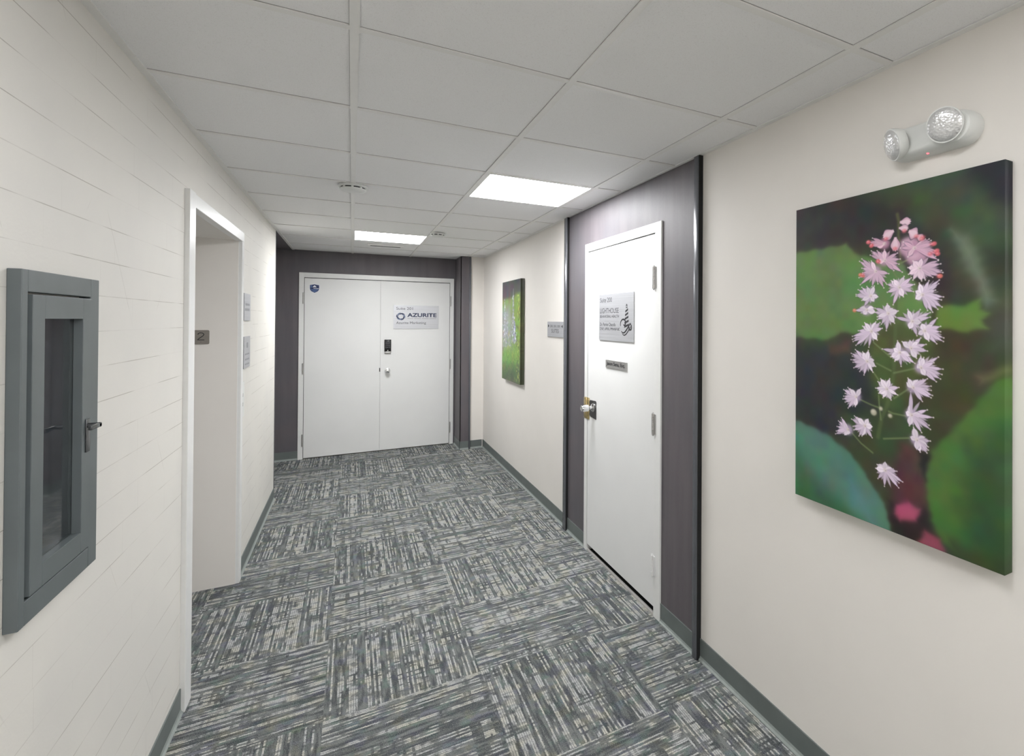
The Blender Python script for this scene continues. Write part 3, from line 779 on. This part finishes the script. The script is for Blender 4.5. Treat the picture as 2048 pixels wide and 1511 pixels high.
class Paint:
    def __init__(s, w, h, step):
        s.nx, s.ny = int(round(w/step))+1, int(round(h/step))+1
        s.x = np.linspace(0, w, s.nx); s.y = np.linspace(0, h, s.ny)
        s.X, s.Y = np.meshgrid(s.x, s.y)
        s.c = np.zeros((s.ny, s.nx, 3)); s.w, s.h = w, h
    def fill(s, col): s.c[:] = col
    def win(s, x0, y0, x1, y1):
        i0, i1 = np.searchsorted(s.x, [x0, x1]); j0, j1 = np.searchsorted(s.y, [y0, y1])
        return slice(max(j0-1, 0), min(j1+1, s.ny)), slice(max(i0-1, 0), min(i1+1, s.nx))
    def over(s, sl, a, col):
        a = np.clip(a, 0, 1)[..., None]; s.c[sl] = s.c[sl]*(1-a) + np.array(col, float)*a
    def poly(s, pts, col, blur, alpha=1.0):
        P = np.array(pts, float); b = blur*2.2
        sl = s.win(P[:, 0].min()-b, P[:, 1].min()-b, P[:, 0].max()+b, P[:, 1].max()+b)
        X, Y = s.X[sl], s.Y[sl]
        if X.size == 0: return
        # wavering edge
        X = X + 2.0*np.sin(Y/13.0) + 1.2*np.sin(Y/5.1+X/17); Y = Y + 2.0*np.sin(X/11.0)
        dist = np.full(X.shape, 1e9); ins = np.zeros(X.shape, bool)
        for i in range(len(P)):
            ax, ay = P[i]; bx, by = P[(i+1) % len(P)]
            ex, ey = bx-ax, by-ay; L = ex*ex+ey*ey+1e-9
            t = np.clip(((X-ax)*ex+(Y-ay)*ey)/L, 0, 1)
            dist = np.minimum(dist, np.hypot(X-ax-t*ex, Y-ay-t*ey))
            cr = ((ay > Y) != (by > Y)) & (X < (bx-ax)*(Y-ay)/((by-ay) if abs(by-ay) > 1e-9 else 1e-9)+ax)
            ins ^= cr
        sd = np.where(ins, -dist, dist)
        a = 1/(1+np.exp(np.clip(sd/(blur*0.45), -30, 30)))
        s.over(sl, a*alpha, col)
    def line(s, pts, r0, r1, col, soft=0.9, alpha=1.0):
        """tapered stroke through the points"""
        n = len(pts)-1
        xs = [p[0] for p in pts]; ys = [p[1] for p in pts]; b = max(r0, r1)+soft*3
        sl = s.win(min(xs)-b, min(ys)-b, max(xs)+b, max(ys)+b); X, Y = s.X[sl], s.Y[sl]
        if X.size == 0: return
        best = np.full(X.shape, 1e9)
        for i in range(n):
            ax, ay = pts[i]; bx, by = pts[i+1]; ex, ey = bx-ax, by-ay
            t = np.clip(((X-ax)*ex+(Y-ay)*ey)/(ex*ex+ey*ey+1e-9), 0, 1)
            rr = r0+(r1-r0)*(i+t)/n
            best = np.minimum(best, np.hypot(X-ax-t*ex, Y-ay-t*ey)-rr)
        s.over(sl, alpha/(1+np.exp(np.clip(best/(soft*0.5), -30, 30))), col)
    def petal(s, c, tip, wid, col, soft=0.8, alpha=1.0):
        """leaf-shaped petal from c to tip, widest beyond the middle"""
        ax, ay = c; ex, ey = tip[0]-ax, tip[1]-ay; L = math.hypot(ex, ey)+1e-6
        b = wid+4; sl = s.win(min(ax, tip[0])-b, min(ay, tip[1])-b, max(ax, tip[0])+b, max(ay, tip[1])+b); X, Y = s.X[sl], s.Y[sl]
        if X.size == 0: return
        u = ((X-ax)*ex+(Y-ay)*ey)/L; v = ((X-ax)*-ey+(Y-ay)*ex)/L
        t = np.clip(u/L, 0, 1); prof = wid*0.5*(0.30+0.75*np.sin(np.pi*np.clip(t, 0, 1)**1.25))*(1-t**6)
        sd = np.maximum(np.abs(v)-prof, np.maximum(u-L, -u-1.5))
        s.over(sl, alpha/(1+np.exp(np.clip(sd/(soft*0.5), -30, 30))), col)
    def blob(s, x, y, rx, ry, col, soft=1.0, alpha=1.0):
        b = soft*4; sl = s.win(x-rx-b, y-ry-b, x+rx+b, y+ry+b); X, Y = s.X[sl], s.Y[sl]
        if X.size == 0: return
        d = (np.hypot((X-x)/rx, (Y-y)/ry)-1)*min(rx, ry)
        s.over(sl, alpha/(1+np.exp(np.clip(d/(soft*0.5), -30, 30))), col)
    def cloudy(s, amt, size, seed=1):
        """slow blotches of colour"""
        r = np.random.default_rng(seed); gx, gy = int(s.w/size)+3, int(s.h/size)+3
        g = r.normal(0, 1, (gy, gx, 3))*np.array([1, 1, 0.8])
        fx, fy = s.x/size, s.y/size; ix, iy = fx.astype(int), fy.astype(int); tx, ty = fx-ix, fy-iy
        tx = tx*tx*(3-2*tx); ty = (ty*ty*(3-2*ty))[:, None, None]; tx = tx[None, :, None]
        a = g[iy][:, ix]; b = g[iy][:, ix+1]; c = g[iy+1][:, ix]; d = g[iy+1][:, ix+1]
        s.c += amt*((a*(1-tx)+b*tx)*(1-ty)+(c*(1-tx)+d*tx)*ty)
    def mesh(s, name, fr, depth, mat, parent, gain):
        """the front as a fine grid facing the viewer, sides wrapped round with the edge colours"""
        nx, ny = s.nx, s.ny
        lincol = np.clip(srgb2lin(s.c)*gain, 0, 0.92)
        off = world_loc(parent); W_, H_ = s.w/1000, s.h/1000
        o0 = np.array(fr(0, 0, 0)-off); eu = np.array(fr(1, 0, 0)-fr(0, 0, 0)); evv = np.array(fr(0, 1, 0)-fr(0, 0, 0)); ed = np.array(fr(0, 0, 1)-fr(0, 0, 0))
        U = (s.X/1000).ravel(); V = (H_-s.Y/1000).ravel()
        co = o0 + U[:, None]*eu + V[:, None]*evv + depth*ed
        idx = np.arange(nx*ny).reshape(ny, nx)
        q = np.stack([idx[:-1, :-1], idx[1:, :-1], idx[1:, 1:], idx[:-1, 1:]], -1).reshape(-1, 4)
        # border loop, pushed back to the wall for the wrapped sides
        loop = np.concatenate([idx[0, :], idx[1:, -1], idx[-1, -2::-1], idx[-2:0:-1, 0]])
        back = co[loop] - (depth)*ed; nb = len(loop)
        co = np.vstack([co, back]); bi = nx*ny + np.arange(nb)
        nxt = np.roll(np.arange(nb), -1)
        sq = np.stack([loop, loop[nxt], bi[nxt], bi], -1)
        faces = np.vstack([q, sq])
        col = np.ones((len(co), 4)); col[:nx*ny, :3] = lincol.reshape(-1, 3); col[nx*ny:, :3] = lincol.reshape(-1, 3)[loop]
        me = bpy.data.meshes.new(name)
        me.vertices.add(len(co)); me.vertices.foreach_set('co', co.astype(np.float32).ravel())
        nf = len(faces); me.loops.add(nf*4); me.polygons.add(nf)
        me.loops.foreach_set('vertex_index', faces.astype(np.int32).ravel())
        me.polygons.foreach_set('loop_start', np.arange(0, nf*4, 4, dtype=np.int32))
        me.polygons.foreach_set('loop_total', np.full(nf, 4, dtype=np.int32))
        me.update(calc_edges=True); me.validate()
        at = me.color_attributes.new('print', 'FLOAT_COLOR', 'POINT'); at.data.foreach_set('color', col.astype(np.float32).ravel())
        me.materials.append(mat)
        o = bpy.data.objects.new(name, me); C.objects.link(o); o.parent = parent
        return o

FLOWERS = [
  ((368, 170), [(325, 147), (310, 158, 'r'), (321, 171, 'r'), (342, 178), (337, 161)]),
  ((466, 195), [(511, 175), (526, 190, 'r'), (534, 211, 'r'), (536, 220, 'r'), (538, 237), (517, 180), (500, 174), (431, 173), (422, 190), (446, 219), (530, 227)]),
  ((482, 256), [(545, 249), (551, 274), (543, 283, 'o'), (522, 285), (446, 251), (448, 271), (462, 289), (489, 293), (500, 291), (538, 239), (462, 233), (547, 268), (489, 227)]),
  ((368, 222), [(321, 187), (317, 200), (332, 195), (412, 204), (421, 223), (417, 238), (428, 263), (400, 256), (368, 188), (342, 189), (345, 222, 'r')]),
  ((337, 253), [(286, 209), (277, 216), (286, 239), (289, 254), (280, 260, 'o'), (275, 269), (280, 292), (324, 301), (366, 307), (373, 292), (291, 263, 'o'), (345, 293), (297, 283), (321, 219), (383, 264)]),
  ((418, 308), [(391, 286), (376, 296), (434, 276), (457, 282), (467, 302), (464, 323), (432, 337), (398, 360), (378, 321), (400, 283)]),
  ((319, 330), [(264, 323), (272, 308), (286, 301), (305, 299), (332, 299), (348, 334), (286, 343), (295, 362), (332, 349), (264, 328)]),
  ((491, 333), [(469, 321), (482, 299), (511, 294), (541, 294), (539, 304), (532, 335), (553, 342), (547, 350), (549, 370), (537, 376), (522, 384), (507, 379), (469, 345), (530, 322)]),
  ((305, 374), [(258, 375, 'o'), (278, 367), (292, 388), (332, 368), (337, 382)]),
  ((381, 386), [(378, 356), (335, 369), (398, 370), (415, 379), (332, 382), (343, 405), (358, 419), (375, 439), (403, 416), (343, 396)]),
  ((460, 410), [(446, 375), (406, 398), (515, 385), (515, 398), (489, 414), (475, 452), (451, 433), (485, 376), (476, 384)]),
  ((498, 437), [(489, 416), (535, 401), (545, 424), (545, 439), (554, 456), (553, 466), (534, 473), (511, 466), (478, 448), (522, 420)]),
  ((322, 442), [(297, 415), (273, 441), (250, 460), (253, 477), (264, 489), (313, 493), (343, 469), (361, 432), (338, 412), (289, 426), (353, 414), (250, 470)]),
  ((456, 489), [(453, 465), (487, 458), (503, 476), (507, 495), (474, 518), (494, 489), (428, 471), (478, 469)]),
  ((420, 504), [(413, 469), (399, 492), (361, 496), (391, 519), (404, 531), (425, 545), (469, 533), (453, 532), (453, 511)]),
  ((306, 538), [(262, 503), (246, 516), (245, 537), (253, 545), (256, 563), (279, 573), (295, 583), (311, 503), (333, 532), (338, 552), (290, 509), (250, 525), (328, 571)]),
  ((487, 544), [(487, 511), (496, 514), (539, 510), (526, 527), (552, 543), (545, 571), (533, 580), (501, 566), (476, 535), (549, 558)]),
  ((377, 618), [(356, 589), (387, 586), (418, 609), (414, 632), (392, 650), (364, 647), (338, 620), (349, 635), (346, 599)]),
  ((463, 604), [(447, 578), (442, 591), (479, 579), (507, 574), (518, 594), (522, 620), (518, 627), (492, 641), (507, 607), (518, 606), (494, 577)]),
  ((265, 657), [(283, 628), (233, 630), (216, 639), (222, 651), (213, 671), (222, 680), (234, 698), (262, 689), (242, 634), (216, 661)]),
  ((458, 685), [(451, 656), (456, 617), (440, 679), (507, 663), (525, 682), (512, 706), (516, 717), (490, 731), (452, 718), (490, 680)]),
  ((475, 755), [(465, 720), (516, 750), (510, 768), (506, 786), (486, 788), (475, 784), (454, 750), (501, 741), (510, 777)]),
  ((299, 745), [(259, 720), (248, 732), (254, 755), (257, 766), (277, 782), (288, 780), (326, 778), (328, 743), (312, 720), (271, 724)]),
  ((234, 769), [(207, 734), (195, 747), (189, 767), (186, 783), (183, 793), (219, 791), (234, 786), (213, 748)]),
  ((372, 869), [(372, 842), (344, 858), (339, 871), (347, 901), (370, 919), (418, 910), (431, 889), (412, 862), (400, 858), (419, 895)]),
]
BUDS = [(440, 114, 14, 15), (434, 132, 11, 13), (379, 144, 18, 17), (464, 152, 19, 13), (485, 167, 11, 10), (405, 179, 17, 18), (450, 189, 27, 24), (473, 217, 27, 26), (357, 682, 6, 6), (331, 697, 11, 10), (389, 699, 7, 6)]
REDS = [(373, 156), (473, 162), (492, 167), (489, 172), (404, 190), (434, 141), (310, 158), (322, 169), (521, 191), (530, 213), (515, 218), (347, 225), (289, 261), (541, 283)]
STEMS = [[(411, 87), (416, 108), (415, 151), (420, 185), (422, 229)], [(408, 316), (406, 432), (404, 487), (401, 560), (394, 610), (379, 667), (359, 712), (347, 771)], [(330, 477), (389, 519)], [(341, 542), (391, 561)], [(479, 545), (401, 567)], [(330, 571), (349, 594)], [(449, 610), (402, 644)], [(279, 663), (323, 675), (357, 681)], [(452, 754), (367, 773)], [(251, 778), (285, 804), (328, 825)], [(442, 691), (399, 690), (384, 686)], [(457, 224), (422, 236)], [(398, 258), (410, 277)], [(349, 642), (351, 671), (357, 716)]]
BG = [
  ([(-31, -7), (241, -24), (454, 96), (573, 241), (573, 352), (318, 184), (-30, 144)], (46, 43, 44), 22),
  ([(241, -24), (422, -30), (700, -26), (746, 308), (700, 356), (639, 301), (573, 145), (470, 55)], (60, 78, 56), 35),
  ([(613, -51), (756, -23), (757, 137), (682, 98), (632, 34)], (22, 22, 32), 25),
  ([(664, 224), (746, 222), (746, 357), (688, 330)], (42, 44, 36), 25),
  ([(688, 355), (746, 308), (746, 481), (677, 484)], (72, 78, 62), 28),
  ([(-30, 159), (221, 153), (281, 199), (422, 226), (516, 364), (516, 478), (407, 498), (282, 452), (202, 448), (149, 476), (7, 470), (-28, 475)], (96, 128, 74), 8),
  ([(355, 407), (501, 407), (531, 491), (424, 677), (320, 661), (301, 503)], (74, 88, 48), 25),
  ([(531, 367), (613, 366), (654, 352), (649, 378), (670, 387), (654, 407), (670, 426), (620, 439), (531, 428)], (98, 130, 54), 8),
  ([(-28, 505), (223, 491), (301, 567), (373, 700), (244, 783), (117, 793), (-27, 764)], (42, 46, 50), 25),
  ([(149, 494), (243, 473), (243, 514), (160, 528)], (78, 62, 58), 12),
  ([(573, 159), (620, 179), (688, 355), (664, 370), (633, 300)], (112, 122, 104), 19),
  ([(640, 555), (746, 508), (746, 530), (652, 574)], (92, 96, 62), 12),
  ([(203, 727), (502, 665), (502, 780), (374, 854), (244, 803)], (58, 72, 48), 22),
  ([(424, 774), (502, 780), (506, 922), (488, 1014), (408, 1011), (399, 893)], (88, 50, 54), 22),
  ([(480, 785), (514, 791), (502, 866), (487, 826)], (36, 28, 30), 9),
  ([(383, 959), (503, 951), (547, 1049), (392, 1078)], (38, 30, 32), 16),
  ([(408, 963), (449, 943), (485, 954), (475, 989), (425, 1009), (405, 990)], (176, 84, 108), 9),
  ([(472, 1055), (503, 1011), (547, 1014), (561, 1057), (488, 1064)], (150, 72, 88), 9),
  ([(-52, 779), (24, 778), (140, 800), (244, 844), (330, 928), (378, 991), (395, 1069), (-51, 1108)], (84, 128, 112), 8),
  ([(-1, 889), (118, 986), (284, 1053), (225, 1089), (0, 1074)], (58, 98, 66), 35),
  ([(244, 935), (321, 977), (330, 1053), (245, 1017)], (96, 134, 138), 28),
  ([(502, 880), (520, 776), (614, 662), (689, 560), (757, 535), (757, 1065), (615, 1056), (554, 1025), (520, 974)], (74, 112, 48), 9),
  ([(621, 754), (701, 673), (757, 663), (757, 1065), (653, 1047), (595, 976)], (50, 84, 48), 35),
  ([(574, 1011), (653, 1008), (757, 1029), (757, 1089), (575, 1065)], (56, 72, 40), 19),
]

cv = Paint(710, 1049, 1.45)
cv.fill((60, 64, 46))
cv.poly([(300, 250), (740, 200), (740, 900), (560, 900), (420, 760)], (60, 60, 38), 60)
cv.poly([(-20, -20), (740, -20), (740, 120), (420, 60), (240, 60), (-20, 60)], (54, 64, 50), 40)
for pts, col, b in BG: cv.poly(pts, col, b)
cv.cloudy(4.0, 60, 3); cv.cloudy(3.0, 28, 5)
for k, sp in enumerate(STEMS):
    main = k < 2
    cv.line(sp, 5.5 if main else 2.2, (7.0 if k == 1 else 3.0) if main else 2.6, (98, 104, 62) if k == 0 else ((84, 100, 60) if k == 1 else (112, 128, 84)), 3.0 if main else 1.6, 0.75 if main else 0.9)
OUT = (48, 40, 58); LIL = (220, 202, 222); PALE = (238, 226, 238); SHD = (186, 164, 196)
ordr = sorted(range(len(FLOWERS)), key=lambda k: FLOWERS[k][0][1])
def flower(c0, tips, pinky):
    lil = tuple(np.array(LIL)*(1-pinky)+np.array((214, 170, 192))*pinky)
    pale = tuple(np.array(PALE)*(1-pinky)+np.array((228, 190, 206))*pinky)
    shd = tuple(np.array(SHD)*(1-pinky)+np.array((190, 138, 166))*pinky)
    rr = np.random.default_rng(int(c0[0]*13+c0[1]))
    xs = [t[0] for t in tips]; ys = [t[1] for t in tips]
    ang = sorted(tips, key=lambda t: math.atan2(t[1]-c0[1], t[0]-c0[0]))
    for t in ang:
        L = math.hypot(t[0]-c0[0], t[1]-c0[1]); wd = 15.0 if L < 38 else 10.5
        cv.petal(c0, t[:2], wd+3.4, OUT, 1.2, 0.55)
    # petals behind, between neighbouring tips
    for t, t2 in zip(ang, ang[1:]+ang[:1]):
        a1, a2 = math.atan2(t[1]-c0[1], t[0]-c0[0]), math.atan2(t2[1]-c0[1], t2[0]-c0[0])
        gap = (a2-a1) % (2*math.pi)
        if gap < 1.3:
            am = a1+gap/2; L = 0.5*(math.hypot(t[0]-c0[0], t[1]-c0[1])+math.hypot(t2[0]-c0[0], t2[1]-c0[1]))*rr.uniform(0.72, 0.95)
            cv.petal(c0, (c0[0]+L*math.cos(am), c0[1]+L*math.sin(am)), 9.0, tuple(q*0.9 for q in lil), 1.0, 0.9)
    # short calyx in the middle
    cv.blob(c0[0], c0[1], 19, 17, shd, 6, 0.95)
    for t in ang:
        L = math.hypot(t[0]-c0[0], t[1]-c0[1]); wd = (16.5 if L < 38 else 10.5)*rr.uniform(0.85, 1.15)
        f = rr.uniform(0.92, 1.06)
        tc = tuple(q*f for q in (pale if L < 40 else lil))
        cv.petal((c0[0]+(t[0]-c0[0])*0.25, c0[1]+(t[1]-c0[1])*0.25), t[:2], wd+2.6, (112, 92, 122), 1.0, 0.45)
        cv.petal(c0, t[:2], wd, tc, 0.9)
        cv.line([c0, (c0[0]+(t[0]-c0[0])*0.7, c0[1]+(t[1]-c0[1])*0.7)], 0.9, 0.4, shd, 0.8, 0.5)
        if len(t) > 2:
            rc = (218, 104, 114) if t[2] == 'r' else (216, 128, 96)
            cv.blob(t[0], t[1], 7.5, 6.0, rc, 1.4, 0.95); cv.blob(t[0]-1.5, t[1]-1.5, 2.2, 2.0, (240, 176, 176), 1.0, 0.8)
        elif L > 30: cv.blob(t[0], t[1], 2.2, 2.0, (232, 218, 220), 0.8, 0.9)
    # fine filaments between the petals
    for _ in range(7):
        a_, b_ = ang[rr.integers(len(ang))], ang[rr.integers(len(ang))]
        s_ = rr.uniform(0.3, 0.7); tx = a_[0]*s_+b_[0]*(1-s_); ty = a_[1]*s_+b_[1]*(1-s_)
        cv.line([c0, (c0[0]+(tx-c0[0])*0.95, c0[1]+(ty-c0[1])*0.95)], 1.6, 0.9, lil, 0.8, 0.7)
    cv.blob(c0[0], c0[1], 5.5, 5, (226, 214, 208), 2.5, 0.8)
    cv.blob(c0[0]+2, c0[1]+1, 1.6, 1.4, (120, 90, 110), 1, 0.5)
for x, y, rx, ry in BUDS:
    if rx > 22: cv.blob(x, y, rx*1.25, ry*1.2, (204, 160, 184), 7, 0.95); cv.blob(x-8, y-6, rx*0.6, ry*0.6, (220, 184, 204), 8, 0.8)
for k in ordr[::-1]:
    c0, tips = FLOWERS[k]
    flower(c0, tips, max(0.0, min(1.0, (330-c0[1])/160.0)))
for x, y, rx, ry in BUDS:
    if rx > 22: continue
    if y < 400:
        dx, dy = x-418, y-150
        if abs(dx) < 14: dx, dy = 0, 1
        L = math.hypot(dx, dy); dx, dy = dx/L, dy/L*0.6+0.55
        L = math.hypot(dx, dy); dx, dy = dx/L, dy/L
        b0 = (x-dx*ry*1.2, y-dy*ry*1.2)
        for k_, (an, ww, cc) in enumerate([(0, 2.6, OUT), (0, 2.2, (206, 164, 184)), (0.38, 1.3, (222, 186, 202)), (-0.38, 1.3, (214, 174, 194)), (0, 1.1, (234, 206, 218))]):
            ca, sa = math.cos(an), math.sin(an); ex, ey = dx*ca-dy*sa, dx*sa+dy*ca
            cv.petal(b0, (x+ex*ry*1.1, y+ey*ry*1.1), rx*ww*0.85, cc, 1.2, 0.6 if k_ == 0 else 0.95)
    else:
        cv.blob(x, y, rx, ry, (196, 190, 168), 2.4, 0.9); cv.blob(x-rx*0.2, y-ry*0.3, rx*0.5, ry*0.5, (212, 206, 190), 3, 0.8)
for x, y in REDS:
    cv.blob(x, y, 7.5, 5.5, (218, 106, 118), 2.6, 0.75); cv.blob(x-2, y-2, 2.5, 2.0, (238, 170, 172), 1.2, 0.8)
t = thing('flower_canvas', 'large canvas of a pink and white flower spike on green leaves', 'canvas', (XR, 1.043, 0.987))
cv.mesh('canvas_print', fr_right(1.398, 0.987, XR-0.0015), 0.0365, M['printm'], t, 0.95)
MB().box(XR-0.030, XR-0.002, 0.695, 1.391, 0.994, 2.029).build('stretcher', M['ink'], t)

pv = Paint(705, 1040, 3.0)
pv.fill((104, 128, 66))
pv.poly([(-20, 300), (300, 250), (420, 480), (400, 700), (-20, 760)], (128, 134, 124), 60)
pv.poly([(-20, 760), (740, 620), (740, 900), (-20, 930)], (104, 140, 62), 60)
pv.poly([(-20, 900), (740, 860), (740, 1100), (-20, 1100)], (66, 84, 56), 70)
pv.poly([(-20, -40), (740, -40), (740, 120), (420, 175), (-20, 185)], (66, 66, 66), 20)
pv.poly([(500, 150), (740, 150), (740, 600), (560, 600)], (112, 140, 62), 40)
pv.cloudy(7.0, 70, 11)
rp = np.random.default_rng(5)
def spire(xc, ya, yb, wd, cols, n):
    for _ in range(n):
        s_ = rp.random()**0.8; y = ya+(yb-ya)*s_; x = xc+rp.normal(0, wd*(0.25+0.75*s_)*0.45)
        c_ = np.array(cols[rp.integers(len(cols))], float)*rp.uniform(0.85, 1.12)
        pv.blob(x, y, rp.uniform(8, 17), rp.uniform(7, 13), c_, 3, 0.8)
GRY = [(150, 152, 160), (130, 134, 138), (168, 170, 176), (140, 138, 158)]; PUR = [(128, 124, 160), (160, 160, 190), (200, 202, 214), (96, 92, 128)]
spire(170, 330, 690, 230, GRY, 150); spire(90, 180, 640, 60, GRY+[(205, 205, 205)], 60)
spire(435, 120, 640, 90, GRY, 110); spire(495, 420, 640, 95, PUR, 90)
pv.line([(440, 90), (432, 160), (400, 190)], 3, 8, (190, 196, 190), 3, 0.9)
for _ in range(520):
    x, y = rp.uniform(0, 705), rp.uniform(600, 1040)
    c_ = [(140, 168, 70), (70, 96, 42), (178, 184, 90), (52, 66, 40), (120, 150, 88)][rp.integers(5)]
    k_ = 1.0 if y < 850 else 0.75
    pv.line([(x, y), (x+rp.uniform(-14, 14), y+rp.uniform(-34, 34))], rp.uniform(2, 5), 2, tuple(q*k_ for q in c_), 2, 0.65)
for _ in range(90):
    x, y = rp.uniform(560, 705), rp.uniform(160, 1040)
    pv.blob(x, y, rp.uniform(5, 14), rp.uniform(5, 18), [(190, 196, 90), (60, 70, 36), (96, 84, 44), (150, 176, 80)][rp.integers(4)], 3, 0.7)
pv.poly([(690, -20), (740, -20), (740, 1080), (690, 1080)], (44, 46, 34), 6, 0.8)
t = thing('meadow_painting', 'narrow green and purple meadow painting on the far right wall', 'painting', (XR, 5.35, 0.995))
pv.mesh('painted_canvas', fr_right(5.72, 0.995, XR-0.0015), 0.0385, M['printp'], t, 1.3)
MB().box(XR-0.032, XR-0.002, 5.022, 5.713, 1.002, 2.028).build('stretcher', M['ink'], t)
